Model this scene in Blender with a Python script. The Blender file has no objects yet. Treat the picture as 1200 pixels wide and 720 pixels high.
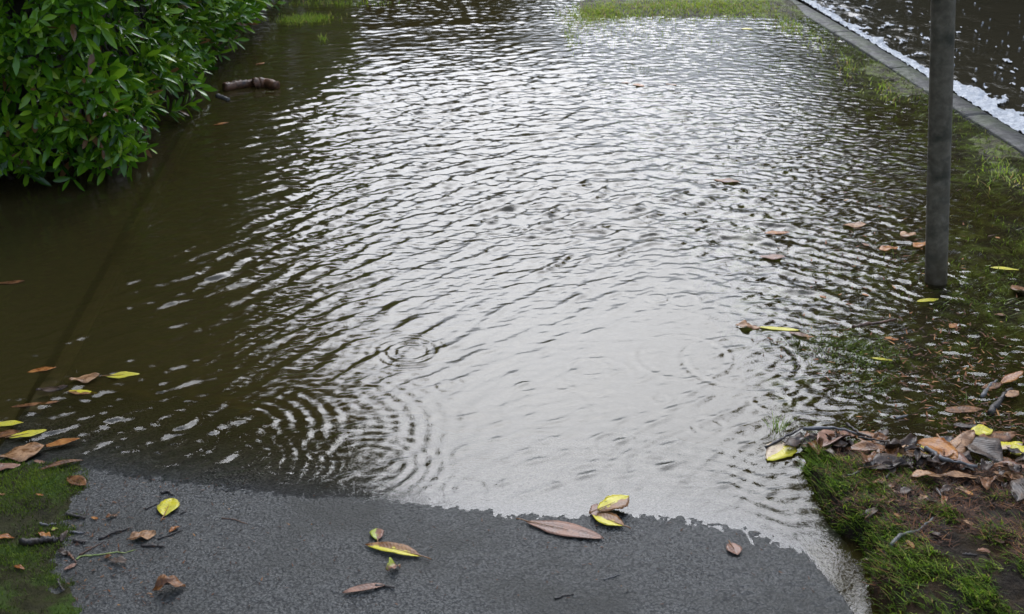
import bpy, math, random
import numpy as np
R = math.radians
random.seed(7); rng = np.random.default_rng(11)
scene = bpy.context.scene
COL = scene.collection

# ------------------------------------------------------------------ camera
F, H = 1400.0, 1.55
PITCH = math.atan(650/1400.); YAW = math.atan2(140, math.hypot(650, 1400))
FW = np.array([math.sin(YAW)*math.cos(PITCH), math.cos(YAW)*math.cos(PITCH), -math.sin(PITCH)])
RT = np.array([math.cos(YAW), -math.sin(YAW), 0.0])
UP = np.cross(RT, FW)
cd = bpy.data.cameras.new('camera'); cam = bpy.data.objects.new('camera', cd); COL.objects.link(cam)
cam.location = (0, 0, H); cam.rotation_euler = (math.pi/2-PITCH, 0, -YAW)
cd.sensor_width = 36; cd.lens = F/1200*36; cd.clip_end = 2000; cd.clip_start = 0.05
cd.dof.use_dof = True; cd.dof.focus_distance = 3.5; cd.dof.aperture_fstop = 8.0
scene.camera = cam

def at(u, v, z=0.0):
    """point of the plane at height z seen at (u, v) of the photograph"""
    d = FW*F + RT*(u-600) + UP*(360-v)
    t = (z-H)/d[2]
    return np.array([d[0]*t, d[1]*t, z])
def pts(l): return np.array([at(u, v)[:2] for u, v in l])

# ------------------------------------------------------------------ helpers
def sstep(a, b, x):
    t = np.clip((x-a)/(b-a), 0, 1); return t*t*(3-2*t)
def vnoise(x, y, seed=0):
    xi = np.floor(x).astype(np.int64); yi = np.floor(y).astype(np.int64)
    fx = x-xi; fy = y-yi; fx = fx*fx*(3-2*fx); fy = fy*fy*(3-2*fy)
    def hsh(a, b):
        n = (a*374761393 + b*668265263 + seed*974634077) & 0x7fffffff
        n = ((n ^ (n >> 13))*1274126177) & 0x7fffffff
        n = ((n ^ (n >> 16))*1103515245) & 0x7fffffff
        return (n & 0xffff)/65535.0
    return (hsh(xi, yi)*(1-fx)+hsh(xi+1, yi)*fx)*(1-fy)+(hsh(xi, yi+1)*(1-fx)+hsh(xi+1, yi+1)*fx)*fy
def fbm(x, y, seed=0, o=4):
    s = 0; a = .5; t = 0
    for i in range(o):
        s = s+a*vnoise(x*2**i, y*2**i, seed+i*17); t += a; a *= .5
    return s/t

def link(name, me, mat=None, parent=None, smooth=True):
    o = bpy.data.objects.new(name, me); COL.objects.link(o)
    if mat: me.materials.append(mat)
    if parent: o.parent = parent
    if smooth and len(me.polygons): me.polygons.foreach_set('use_smooth', [True]*len(me.polygons))
    return o
def mesh_np(name, V, Q, k=4):
    me = bpy.data.meshes.new(name)
    V = np.asarray(V, np.float32); Q = np.asarray(Q, np.int32)
    me.vertices.add(len(V)); me.vertices.foreach_set('co', V.ravel())
    me.loops.add(Q.size); me.loops.foreach_set('vertex_index', Q.ravel())
    me.polygons.add(len(Q)); me.polygons.foreach_set('loop_start', np.arange(0, Q.size, k, dtype=np.int32))
    me.update(calc_edges=True); return me
def grid(name, xs, ys, Z, mask=None):
    nx, ny = len(xs), len(ys)
    X, Y = np.meshgrid(xs, ys)
    V = np.stack([X, Y, Z], -1).reshape(-1, 3)
    i = np.arange(nx*ny).reshape(ny, nx)
    Q = np.stack([i[:-1, :-1], i[:-1, 1:], i[1:, 1:], i[1:, :-1]], -1).reshape(-1, 4)
    if mask is not None:
        Q = Q[mask.reshape(-1)[Q].all(1)]
        use = np.unique(Q); m = np.full(nx*ny, -1); m[use] = np.arange(len(use)); V = V[use]; Q = m[Q]
    return mesh_np(name, V, Q)
def attr(me, name, vals):
    a = me.attributes.new(name, 'FLOAT', 'POINT'); a.data.foreach_set('value', np.asarray(vals, np.float32).ravel())
def tag(o, label=None, cat=None, group=None, kind=None):
    if label: o['label'] = label
    if cat: o['category'] = cat
    if group: o['group'] = group
    if kind: o['kind'] = kind
    return o
def tube(path, radii, n=8, cap=True):
    P = np.array(path, float); m = len(P); V = []; Q = []
    for i in range(m):
        t = P[min(i+1, m-1)]-P[max(i-1, 0)]; t /= np.linalg.norm(t)+1e-9
        a = np.cross(t, [0.31, 0.22, 0.92] if abs(t[2]) < .9 else [1, 0, 0]); a /= np.linalg.norm(a); b = np.cross(t, a)
        for k in range(n):
            w = 2*math.pi*k/n; V.append(P[i]+radii[i]*(a*math.cos(w)+b*math.sin(w)))
    for i in range(m-1):
        for k in range(n):
            Q.append((i*n+k, i*n+(k+1) % n, (i+1)*n+(k+1) % n, (i+1)*n+k))
    if cap:
        c0 = len(V); V.append(P[0]); V.append(P[-1])
        for k in range(n):
            Q.append((c0, (k+1) % n, k)); Q.append((c0+1, (m-1)*n+k, (m-1)*n+(k+1) % n))
    return V, Q
def pyd(name, V, Q):
    me = bpy.data.meshes.new(name); me.from_pydata([tuple(v) for v in V], [], Q); me.update(); return me

# ------------------------------------------------------------------ materials
def nodes(name):
    m = bpy.data.materials.new(name); m.use_nodes = True; nt = m.node_tree; nt.nodes.clear()
    out = nt.nodes.new('ShaderNodeOutputMaterial'); return m, nt, out
def N(nt, t, **kw):
    n = nt.nodes.new(t)
    for k, v in kw.items():
        if k in n.inputs: n.inputs[k].default_value = v
        else: setattr(n, k, v)
    return n
def ramp(nt, fac, stops):
    r = N(nt, 'ShaderNodeValToRGB'); e = r.color_ramp.elements
    while len(e) < len(stops): e.new(.5)
    for i, (p, c) in enumerate(stops):
        e[i].position = p; e[i].color = (*c, 1)
    nt.links.new(fac, r.inputs['Fac']); return r.outputs['Color']
def surf(name, stops, scale=8, detail=6, rough=(.4, .6), bump=0.0, bscale=60, bdist=.004, coord='Object', rscale=None, spec=.5, ior=1.45, second=None, distort=.3):
    m, nt, out = nodes(name); L = nt.links.new
    tc = N(nt, 'ShaderNodeTexCoord'); c = tc.outputs[coord]
    n = N(nt, 'ShaderNodeTexNoise', Scale=scale, Detail=detail, Roughness=.62, Distortion=distort); L(c, n.inputs['Vector'])
    b = N(nt, 'ShaderNodeBsdfPrincipled'); b.inputs['Specular IOR Level'].default_value = spec; b.inputs['IOR'].default_value = ior
    colr = ramp(nt, n.outputs['Fac'], stops)
    if second:
        sc, lo, hi, colour = second
        n3 = N(nt, 'ShaderNodeTexNoise', Scale=sc, Detail=5, Roughness=.6); L(c, n3.inputs['Vector'])
        mr = N(nt, 'ShaderNodeMapRange'); mr.inputs[1].default_value = lo; mr.inputs[2].default_value = hi; L(n3.outputs['Fac'], mr.inputs[0])
        mx = N(nt, 'ShaderNodeMix', data_type='RGBA'); L(mr.outputs[0], mx.inputs['Factor']); L(colr, mx.inputs['A']); mx.inputs['B'].default_value = (*colour, 1)
        colr = mx.outputs['Result']
    L(colr, b.inputs['Base Color'])
    n2 = N(nt, 'ShaderNodeTexNoise', Scale=rscale or scale*1.7, Detail=4); L(c, n2.inputs['Vector'])
    mr = N(nt, 'ShaderNodeMapRange'); mr.inputs[1].default_value = .3; mr.inputs[2].default_value = .7
    mr.inputs[3].default_value = rough[0]; mr.inputs[4].default_value = rough[1]; L(n2.outputs['Fac'], mr.inputs[0]); L(mr.outputs[0], b.inputs['Roughness'])
    if bump:
        n4 = N(nt, 'ShaderNodeTexNoise', Scale=bscale, Detail=5, Roughness=.65); L(c, n4.inputs['Vector'])
        bp = N(nt, 'ShaderNodeBump', Strength=bump, Distance=bdist); L(n4.outputs['Fac'], bp.inputs['Height']); L(bp.outputs['Normal'], b.inputs['Normal'])
    L(b.outputs[0], out.inputs['Surface']); return m

def blade_mat(name, stops, rough=.35, trans=.25):
    """colour varies from blade to blade by the tint attribute"""
    m, nt, out = nodes(name); L = nt.links.new
    a = N(nt, 'ShaderNodeAttribute', attribute_name='tint')
    b = N(nt, 'ShaderNodeBsdfPrincipled', Roughness=rough); c = ramp(nt, a.outputs['Fac'], stops); L(c, b.inputs['Base Color'])
    t = N(nt, 'ShaderNodeBsdfTranslucent'); L(c, t.inputs['Color'])
    mx = N(nt, 'ShaderNodeMixShader', Fac=trans); L(b.outputs[0], mx.inputs[1]); L(t.outputs[0], mx.inputs[2]); L(mx.outputs[0], out.inputs['Surface']); return m

def water_mat(name, bumpscale, bumpdist, absorb=(16., 19., 30.), silt=(.075, .058, .019), turb=8.0, attrib=True, const_depth=.06):
    m, nt, out = nodes(name); L = nt.links.new
    tc = N(nt, 'ShaderNodeTexCoord')
    nz = N(nt, 'ShaderNodeTexNoise', Scale=bumpscale, Detail=3, Roughness=.55, Distortion=.4); L(tc.outputs['Object'], nz.inputs['Vector'])
    bp = N(nt, 'ShaderNodeBump', Strength=1.0, Distance=bumpdist); L(nz.outputs['Fac'], bp.inputs['Height'])
    fr = N(nt, 'ShaderNodeFresnel', IOR=1.38); L(bp.outputs[0], fr.inputs['Normal'])
    gl = N(nt, 'ShaderNodeBsdfGlossy', Roughness=.03); L(bp.outputs[0], gl.inputs['Normal'])
    if attrib:
        a = N(nt, 'ShaderNodeAttribute', attribute_name='depth'); d = a.outputs['Fac']
    else:
        v = N(nt, 'ShaderNodeValue'); v.outputs[0].default_value = const_depth; d = v.outputs[0]
    def ex(k):
        a = N(nt, 'ShaderNodeMath', operation='MULTIPLY'); L(d, a.inputs[0]); a.inputs[1].default_value = -k
        b = N(nt, 'ShaderNodeMath', operation='EXPONENT'); L(a.outputs[0], b.inputs[0]); return b.outputs[0]
    cc = N(nt, 'ShaderNodeCombineColor')
    for i in range(3): L(ex(absorb[i]), cc.inputs[i])
    tr = N(nt, 'ShaderNodeBsdfTransparent'); L(cc.outputs[0], tr.inputs['Color'])
    df = N(nt, 'ShaderNodeBsdfDiffuse', Color=(*silt, 1))
    m1 = N(nt, 'ShaderNodeMixShader'); L(ex(turb), m1.inputs[0]); L(df.outputs[0], m1.inputs[1]); L(tr.outputs[0], m1.inputs[2])
    m2 = N(nt, 'ShaderNodeMixShader'); L(fr.outputs[0], m2.inputs[0]); L(m1.outputs[0], m2.inputs[1]); L(gl.outputs[0], m2.inputs[2])
    L(m2.outputs[0], out.inputs['Surface']); return m

def leaf_mat(name, a, b, mixw=(.42, .6), scale=45, half=None, rough=(.22, .5), half_bias=0.0, spots=(.02, .012, .006)):
    """dead leaf: two tones in blotches; half=colour gives one side of the midrib another colour; dark specks, veins in relief"""
    m, nt, out = nodes(name); L = nt.links.new
    tc = N(nt, 'ShaderNodeTexCoord'); c = tc.outputs['Object']
    oi = N(nt, 'ShaderNodeObjectInfo'); ad = N(nt, 'ShaderNodeVectorMath', operation='ADD'); L(c, ad.inputs[0])
    sc_ = N(nt, 'ShaderNodeVectorMath', operation='SCALE'); sc_.inputs['Scale'].default_value = 3.0
    cb = N(nt, 'ShaderNodeCombineXYZ'); L(oi.outputs['Random'], cb.inputs[0]); L(oi.outputs['Random'], cb.inputs[2]); L(cb.outputs[0], sc_.inputs[0]); L(sc_.outputs[0], ad.inputs[1])
    n = N(nt, 'ShaderNodeTexNoise', Scale=scale, Detail=6, Roughness=.6, Distortion=.5); L(ad.outputs[0], n.inputs['Vector'])
    col = ramp(nt, n.outputs['Fac'], [(mixw[0], a), (mixw[1], b)])
    sx = N(nt, 'ShaderNodeSeparateXYZ'); L(c, sx.inputs[0])
    if half:
        n2 = N(nt, 'ShaderNodeTexNoise', Scale=scale*1.3, Detail=4); L(ad.outputs[0], n2.inputs['Vector'])
        mm = N(nt, 'ShaderNodeMath', operation='MULTIPLY_ADD'); L(n2.outputs['Fac'], mm.inputs[0]); mm.inputs[1].default_value = .03; mm.inputs[2].default_value = -.015+half_bias
        s = N(nt, 'ShaderNodeMath', operation='ADD'); L(sx.outputs['Y'], s.inputs[0]); L(mm.outputs[0], s.inputs[1])
        mr = N(nt, 'ShaderNodeMapRange'); mr.inputs[1].default_value = -.0015; mr.inputs[2].default_value = .0015; L(s.outputs[0], mr.inputs[0])
        mx = N(nt, 'ShaderNodeMix', data_type='RGBA'); L(mr.outputs[0], mx.inputs['Factor']); L(col, mx.inputs['A']); mx.inputs['B'].default_value = (*half, 1); col = mx.outputs['Result']
    n5 = N(nt, 'ShaderNodeTexNoise', Scale=scale*4, Detail=3); L(ad.outputs[0], n5.inputs['Vector'])
    mr = N(nt, 'ShaderNodeMapRange'); mr.inputs[1].default_value = .62; mr.inputs[2].default_value = .7; mr.inputs[4].default_value = .75; L(n5.outputs['Fac'], mr.inputs[0])
    mx = N(nt, 'ShaderNodeMix', data_type='RGBA'); L(mr.outputs[0], mx.inputs['Factor']); L(col, mx.inputs['A']); mx.inputs['B'].default_value = (*spots, 1); col = mx.outputs['Result']
    bs = N(nt, 'ShaderNodeBsdfPrincipled', Roughness=.4); bs.inputs['Specular IOR Level'].default_value = .22; L(col, bs.inputs['Base Color'])
    mr2 = N(nt, 'ShaderNodeMapRange'); mr2.inputs[1].default_value = .35; mr2.inputs[2].default_value = .65; mr2.inputs[3].default_value = rough[0]; mr2.inputs[4].default_value = rough[1]; L(n.outputs['Fac'], mr2.inputs[0]); L(mr2.outputs[0], bs.inputs['Roughness'])
    # side veins: slanted with |y|
    ab = N(nt, 'ShaderNodeMath', operation='ABSOLUTE'); L(sx.outputs['Y'], ab.inputs[0])
    su = N(nt, 'ShaderNodeMath', operation='MULTIPLY_ADD'); L(ab.outputs[0], su.inputs[0]); su.inputs[1].default_value = -.9; L(sx.outputs['X'], su.inputs[2])
    k = N(nt, 'ShaderNodeMath', operation='MULTIPLY'); L(su.outputs[0], k.inputs[0]); k.inputs[1].default_value = 700
    sn = N(nt, 'ShaderNodeMath', operation='SINE'); L(k.outputs[0], sn.inputs[0])
    mu = N(nt, 'ShaderNodeMath', operation='MULTIPLY_ADD'); L(n5.outputs['Fac'], mu.inputs[0]); mu.inputs[1].default_value = 2.0; L(sn.outputs[0], mu.inputs[2])
    bp = N(nt, 'ShaderNodeBump', Strength=.22, Distance=.0006); L(mu.outputs[0], bp.inputs['Height']); L(bp.outputs[0], bs.inputs['Normal'])
    L(bs.outputs[0], out.inputs['Surface']); return m

YEL = (.5, .42, .03); BRN = (.14, .06, .02); TAN = (.27, .135, .055); PNK = (.22, .12, .08); DRK = (.045, .03, .02); ORG = (.33, .13, .03); GRY = (.1, .085, .08)
LM = {
 'yellow': leaf_mat('yellow leaf', YEL, (.42, .37, .05), (.4, .62)),
 'yellow_brown': leaf_mat('yellow and brown leaf', BRN, TAN, (.4, .6), half=YEL),
 'yellow_pale': leaf_mat('yellow leaf with pale half', (.55, .42, .26), (.42, .3, .2), (.4, .6), half=YEL),
 'green_brown': leaf_mat('half green half brown leaf', (.24, .12, .08), (.16, .08, .05), (.4, .6), half=(.25, .28, .03)),
 'brown': leaf_mat('brown leaf', (.075, .03, .011), (.2, .085, .03)),
 'tan': leaf_mat('tan leaf', (.16, .075, .03), (.36, .2, .1)),
 'pink': leaf_mat('pinkish brown leaf', (.14, .07, .045), (.27, .145, .095)),
 'dark': leaf_mat('dark rotten leaf', (.018, .011, .007), (.065, .038, .024)),
 'orange': leaf_mat('orange brown leaf', (.2, .065, .014), (.36, .15, .035)),
 'grey': leaf_mat('grey rotten leaf', (.03, .02, .014), (.1, .07, .05)),
}
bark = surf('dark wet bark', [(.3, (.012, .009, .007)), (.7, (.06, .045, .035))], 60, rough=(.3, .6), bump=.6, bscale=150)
bark_grey = surf('grey weathered wood', [(.3, (.05, .045, .042)), (.7, (.16, .15, .145))], 60, rough=(.3, .55), bump=.5, bscale=150)
bark_orange = surf('red brown bark', [(.35, (.03, .016, .01)), (.65, (.17, .075, .035))], 30, rough=(.3, .6), bump=.8, bscale=90)
stem_green = surf('green stem', [(.3, (.12, .2, .04)), (.7, (.36, .36, .12))], 60, rough=(.3, .5))
stalk_mat = surf('leaf stalk', [(.3, (.14, .06, .02)), (.7, (.3, .15, .06))], 60, rough=(.3, .5))
def asphalt_mat():
    m, nt, out = nodes('wet asphalt'); L = nt.links.new
    tc = N(nt, 'ShaderNodeTexCoord'); c = tc.outputs['Object']
    wz = N(nt, 'ShaderNodeTexNoise', Scale=60, Detail=3); L(c, wz.inputs['Vector'])
    wm = N(nt, 'ShaderNodeVectorMath', operation='SCALE'); wm.inputs['Scale'].default_value = .012; L(wz.outputs['Color'], wm.inputs[0])
    wa = N(nt, 'ShaderNodeVectorMath', operation='ADD'); L(c, wa.inputs[0]); L(wm.outputs[0], wa.inputs[1])
    v = N(nt, 'ShaderNodeTexVoronoi', feature='F1', Scale=165); L(wa.outputs[0], v.inputs['Vector'])
    n = N(nt, 'ShaderNodeTexNoise', Scale=260, Detail=6, Roughness=.7); L(c, n.inputs['Vector'])
    h1 = N(nt, 'ShaderNodeMath', operation='MULTIPLY_ADD'); L(v.outputs['Distance'], h1.inputs[0]); h1.inputs[1].default_value = -.7; h1.inputs[2].default_value = .75
    h = N(nt, 'ShaderNodeMath', operation='MULTIPLY_ADD'); L(n.outputs['Fac'], h.inputs[0]); h.inputs[1].default_value = 1.0; L(h1.outputs[0], h.inputs[2])
    col = ramp(nt, h.outputs[0], [(.62, (.005, .005, .005)), (.8, (.03, .029, .026)), (.95, (.056, .054, .048)), (1.0, (.1, .096, .086))])
    st = N(nt, 'ShaderNodeTexNoise', Scale=3.0, Detail=6, Roughness=.6); L(c, st.inputs['Vector'])
    mr = N(nt, 'ShaderNodeMapRange'); mr.inputs[1].default_value = .48; mr.inputs[2].default_value = .66; mr.inputs[4].default_value = .8; L(st.outputs['Fac'], mr.inputs[0])
    mx = N(nt, 'ShaderNodeMix', data_type='RGBA'); L(mr.outputs[0], mx.inputs['Factor']); L(col, mx.inputs['A']); mx.inputs['B'].default_value = (.018, .017, .012, 1)
    b = N(nt, 'ShaderNodeBsdfPrincipled'); b.inputs['Specular IOR Level'].default_value = .42; L(mx.outputs['Result'], b.inputs['Base Color'])
    rr = N(nt, 'ShaderNodeMapRange'); rr.inputs[1].default_value = .3; rr.inputs[2].default_value = .7; rr.inputs[3].default_value = .22; rr.inputs[4].default_value = .4; L(st.outputs['Fac'], rr.inputs[0]); L(rr.outputs[0], b.inputs['Roughness'])
    bp = N(nt, 'ShaderNodeBump', Strength=1.0, Distance=.0034); L(h.outputs[0], bp.inputs['Height']); L(bp.outputs[0], b.inputs['Normal'])
    L(b.outputs[0], out.inputs['Surface']); return m
asphalt = asphalt_mat()
silt_bed = surf('silted asphalt', [(.35, (.024, .02, .011)), (.5, (.06, .047, .022)), (.65, (.13, .1, .045))], 5, detail=8, rough=(.5, .8), bump=.6, bscale=50, distort=1.2)
turf_m = surf('drowned turf', [(.34, (.016, .012, .006)), (.48, (.042, .034, .012)), (.6, (.1, .12, .02)), (.8, (.19, .24, .03))], 13, detail=8, rough=(.5, .8), bump=1, bscale=90, bdist=.01, spec=.2)
moss_soil = surf('mossy soil', [(.3, (.014, .012, .006)), (.48, (.03, .028, .01)), (.62, (.035, .06, .008)), (.8, (.05, .09, .012))], 12, rough=(.6, .9), bump=1, bscale=80, bdist=.008, spec=.12)
bank_soil = surf('muddy lawn soil', [(.3, (.01, .008, .006)), (.5, (.028, .02, .013)), (.62, (.05, .034, .018)), (.8, (.03, .045, .01))], 14, rough=(.5, .9), bump=1, bscale=85, bdist=.015, spec=.12, second=(4, .5, .62, (.045, .023, .01)))
bed_soil = surf('silty garden soil', [(.3, (.018, .014, .009)), (.7, (.05, .04, .022))], 5, rough=(.4, .7), bump=.6, bscale=40)
kerb_conc = surf('wet kerb concrete', [(.38, (.004, .004, .0035)), (.62, (.026, .026, .023))], 22, detail=8, rough=(.45, .7), bump=.9, bscale=110, spec=.3, second=(7, .46, .58, (.022, .03, .008)))
lit_edge_m = surf('silted lit path edge', [(.3, (.09, .078, .05)), (.7, (.17, .14, .09))], 14, rough=(.5, .8))  # silt brown, lightened to stand for light on the path's left edge
road_mat = surf('road asphalt', [(.3, (.02, .02, .02)), (.7, (.05, .05, .05))], 60, rough=(.4, .7), bump=.5, bscale=100)
ground_mat = surf('far ground', [(.35, (.03, .04, .012)), (.65, (.05, .06, .02))], .5, rough=(.6, .9))

# ------------------------------------------------------------------ world, sun
w = bpy.data.worlds.new('World'); scene.world = w; w.use_nodes = True; nt = w.node_tree
SUN_EL, SUN_AZ = R(41), R(8)      # the thin bright part of the overcast is ahead, over the path
sky = N(nt, 'ShaderNodeTexSky', sky_type='NISHITA'); sky.sun_disc = False; sky.sun_elevation = SUN_EL; sky.sun_rotation = SUN_AZ
sky.air_density = 1.0; sky.dust_density = 2.2; sky.ozone_density = 1.5
gm = N(nt, 'ShaderNodeGamma', Gamma=.45); nt.links.new(sky.outputs[0], gm.inputs['Color'])     # cloud evens the sky out
hs = N(nt, 'ShaderNodeHueSaturation', Saturation=.9); nt.links.new(gm.outputs[0], hs.inputs['Color'])
# broken layers of an overcast sky
tc = N(nt, 'ShaderNodeTexCoord'); cn = N(nt, 'ShaderNodeTexNoise', Scale=1.6, Detail=5, Roughness=.55); nt.links.new(tc.outputs['Generated'], cn.inputs['Vector'])
mr = N(nt, 'ShaderNodeMapRange'); mr.inputs[1].default_value = .3; mr.inputs[2].default_value = .7; mr.inputs[3].default_value = .78; mr.inputs[4].default_value = 1.2; nt.links.new(cn.outputs['Fac'], mr.inputs[0])
mu = N(nt, 'ShaderNodeVectorMath', operation='SCALE'); nt.links.new(hs.outputs[0], mu.inputs[0]); nt.links.new(mr.outputs[0], mu.inputs['Scale'])
sdir = (math.sin(SUN_AZ)*math.cos(SUN_EL), math.cos(SUN_AZ)*math.cos(SUN_EL), math.sin(SUN_EL))
dt = N(nt, 'ShaderNodeVectorMath', operation='DOT_PRODUCT'); nt.links.new(tc.outputs['Generated'], dt.inputs[0]); dt.inputs[1].default_value = sdir
mxx = N(nt, 'ShaderNodeMath', operation='MAXIMUM'); nt.links.new(dt.outputs['Value'], mxx.inputs[0]); mxx.inputs[1].default_value = 0
pw = N(nt, 'ShaderNodeMath', operation='POWER'); nt.links.new(mxx.outputs[0], pw.inputs[0]); pw.inputs[1].default_value = 6.0
ma = N(nt, 'ShaderNodeMath', operation='MULTIPLY_ADD'); nt.links.new(pw.outputs[0], ma.inputs[0]); ma.inputs[1].default_value = 4.0; ma.inputs[2].default_value = 2.0
mu2 = N(nt, 'ShaderNodeVectorMath', operation='SCALE'); nt.links.new(mu.outputs[0], mu2.inputs[0]); nt.links.new(ma.outputs[0], mu2.inputs['Scale']); mu = mu2
sz = N(nt, 'ShaderNodeSeparateXYZ'); nt.links.new(tc.outputs['Generated'], sz.inputs[0])                # overcast: brighter overhead than at the horizon
cie = N(nt, 'ShaderNodeMapRange'); cie.inputs[1].default_value = 0; cie.inputs[2].default_value = .75; cie.inputs[3].default_value = .08; cie.inputs[4].default_value = 1.0; nt.links.new(sz.outputs['Z'], cie.inputs[0])
mu3 = N(nt, 'ShaderNodeVectorMath', operation='SCALE'); nt.links.new(mu.outputs[0], mu3.inputs[0]); nt.links.new(cie.outputs[0], mu3.inputs['Scale']); mu = mu3
tn = N(nt, 'ShaderNodeVectorMath', operation='MULTIPLY'); nt.links.new(mu.outputs[0], tn.inputs[0]); tn.inputs[1].default_value = (.90, .975, 1.10); mu = tn
bg = nt.nodes['Background']; bg.inputs['Strength'].default_value = .12; nt.links.new(mu.outputs[0], bg.inputs['Color'])
sd = bpy.data.lights.new('sun', 'SUN'); so = bpy.data.objects.new('sun', sd); COL.objects.link(so)
sd.energy = .4; sd.angle = R(45); sd.color = (1, .97, .93)
so.rotation_euler = (math.pi/2-SUN_EL, 0, math.pi-SUN_AZ)   # light comes from azimuth SUN_AZ, measured from +Y towards +X
scene.view_settings.view_transform = 'Standard'; scene.view_settings.look = 'None'
scene.view_settings.exposure = 1.75; scene.view_settings.gamma = 1; scene.view_settings.use_curve_mapping = False
scene.render.film_transparent = False
scene.cycles.use_denoising = True; scene.cycles.max_bounces = 8; scene.cycles.transparent_max_bounces = 12

# ------------------------------------------------------------------ terrain functions
SH = pts([(0, 535), (75, 545), (130, 552), (200, 562), (330, 578), (450, 586), (500, 592), (600, 601), (690, 602), (760, 603), (830, 612), (880, 622), (940, 645)])
def shore(x): return np.interp(x, SH[:, 0], SH[:, 1])
CE = pts([(940, 645), (950, 655), (962, 672), (978, 692), (992, 712)])       # broken right-hand edge of the dry slab
CE = CE[np.argsort(CE[:, 1])]
def slab_edge(y): return np.where(y > CE[-1, 1], CE[-1, 0], np.interp(y, CE[:, 1], CE[:, 0]))
PL, PR = -1.03, .87
def path_z(x, y, fine=True):
    d = shore(x)-y+.008*(fbm(x*9, y*9, 5)-.5)*2
    z = np.where(d > 0, np.minimum(d*.06, .02+.0*d), np.maximum(d*.10, -.055))
    z = z+.004*(fbm(x*3, y*3, 9)-.5)*sstep(-.3, .1, d)
    z = np.where(x < PL+.055, np.maximum(z, z+.014*sstep(0.0, -.5, d)), z)     # border raised under water to read lighter, like a lit edge
    drop = sstep(0, .014, x-slab_edge(y)+.006*(fbm(x*40, y*40, 3)-.5))
    z = z-drop*.034*sstep(-.06, .02, d)
    crack = np.abs(x-(.72+.02*(fbm(y*3, y*0, 2)-.5)+.25*(y-1.95)*(-.4)))
    z = z-.003*np.exp(-(crack/.004)**2)*(d > 0)
    if fine:
        g = sstep(-.5, -.05, d)
        z = z+g*(.0014*(vnoise(x*95+.3*y, y*80, 31)-.5)+.0018*(vnoise(x*170, y*150, 33)-.5)+.0007*(fbm(x*22, y*22, 35)-.5)+.0035*sstep(.35, .7, x)*sstep(-.16, .02, d)*(vnoise(x*75, y*75, 36)-.62))
    return z
ME = pts([(78, 548), (88, 575), (90, 600), (82, 640), (72, 680), (80, 720)]); ME = ME[np.argsort(ME[:, 1])]
def moss_z(x, y):
    xe = np.interp(y, ME[:, 1], ME[:, 0])+.09*(fbm(x*6, y*6, 41)-.5)
    yb = 2.53+.1*(fbm(x*5, y*0, 44)-.5)
    s = np.minimum((xe-x)*.14, (yb-y)*.12)
    return path_z(x, y, False)+np.clip(s, -.05, .028)+.010*(fbm(x*14, y*14, 43)-.5)+.006*(vnoise(x*60, y*60, 47)-.5)
LE = pts([(905, 505), (922, 535), (935, 580), (952, 612), (985, 642), (1003, 680), (1008, 720)]); LE = LE[np.argsort(LE[:, 1])]
LB = pts([(880, 505), (925, 520), (1000, 518), (1090, 540), (1200, 548)])
def lawn_z(x, y):
    xe = np.where(y > LE[-1, 1], .9, np.interp(y, LE[:, 1], LE[:, 0]))+.05*(fbm(x*9, y*9, 51)-.5)
    yb = np.interp(x, LB[:, 0], LB[:, 1])+.06*(fbm(x*7, y*0+3, 52)-.5)
    bank = sstep(-.03, .11, yb-y)
    base = -.022+.026*(fbm(x*2.2, y*2.2, 53)-.5)+.012*sstep(1.4, 2.4, x)+.009*sstep(2.2, 2.58, x)*(.3+1.4*fbm(x*3,y*2.5,57))+.04*sstep(7.5, 7.95, y)*sstep(1.0, 1.3, x)*sstep(8.5, 8.15, y)
    base = base+.026*(fbm(x*13, y*13, 64)-.5)*sstep(1.0, 1.5, x)*sstep(5.2, 4.0, y)
    base = base+.010*np.exp(-(((x-1.25)/.25)**2+((y-2.95)/.18)**2))
    z = base*(1-bank)+bank*(.03+.016*(fbm(x*10, y*10, 54)-.5)+.03*sstep(0, .5, yb-y))
    z = z+bank*(.016*(vnoise(x*38, y*38, 55)-.5)+.012*(vnoise(x*75, y*75, 56)-.5)+.02*(fbm(x*6, y*6, 60)-.5))
    edge = sstep(0, .07, x-xe)
    return -.07+(z+.07)*edge

# ------------------------------------------------------------------ the setting
def rng_axis(*segs):
    o = []
    for a, b, s in segs: o += list(np.arange(a, b-1e-6, s))
    return np.array(o+[segs[-1][1]])
xs = rng_axis((PL, 1.0, .0045)); ys = rng_axis((.6, 1.6, .03), (1.6, 2.75, .0045), (2.75, 8.3, .03))
X, Y = np.meshgrid(xs, ys)
po = link('path', grid('path', xs, ys, path_z(X, Y)), asphalt); po.data.materials.append(silt_bed)
pc = np.zeros(len(po.data.polygons)*3, np.float32); po.data.polygons.foreach_get('center', pc); pc = pc.reshape(-1, 3)
po.data.polygons.foreach_set('material_index', (pc[:, 1]-shore(pc[:, 0])+.25*(fbm(pc[:, 0]*5, pc[:, 1]*5, 62)-.5) > .42).astype(np.int32))
tag(po, kind='structure')
xs = rng_axis((-6, -1.6, .1), (-1.6, PL-.002, .03)); ys = rng_axis((.6, 14, .06)); X, Y = np.meshgrid(xs, ys)
tag(link('garden_bed', grid('garden_bed', xs, ys, -.062-.03*sstep(0, .5, PL-X)+.02*(fbm(X*2, Y*2, 61)-.5)+.09*sstep(2.75, 2.3, Y)+.07*sstep(4.8, 5.4, Y)*sstep(-1.1, -1.5, X)), bed_soil), kind='structure')
xs = rng_axis((-2.2, -1.0, .03), (-1.0, -.6, .007)); ys = rng_axis((.6, 1.8, .03), (1.8, 2.62, .007)); X, Y = np.meshgrid(xs, ys)
tag(link('mossy_verge', grid('mossy_verge', xs, ys, moss_z(X, Y)), moss_soil), kind='structure')
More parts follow.
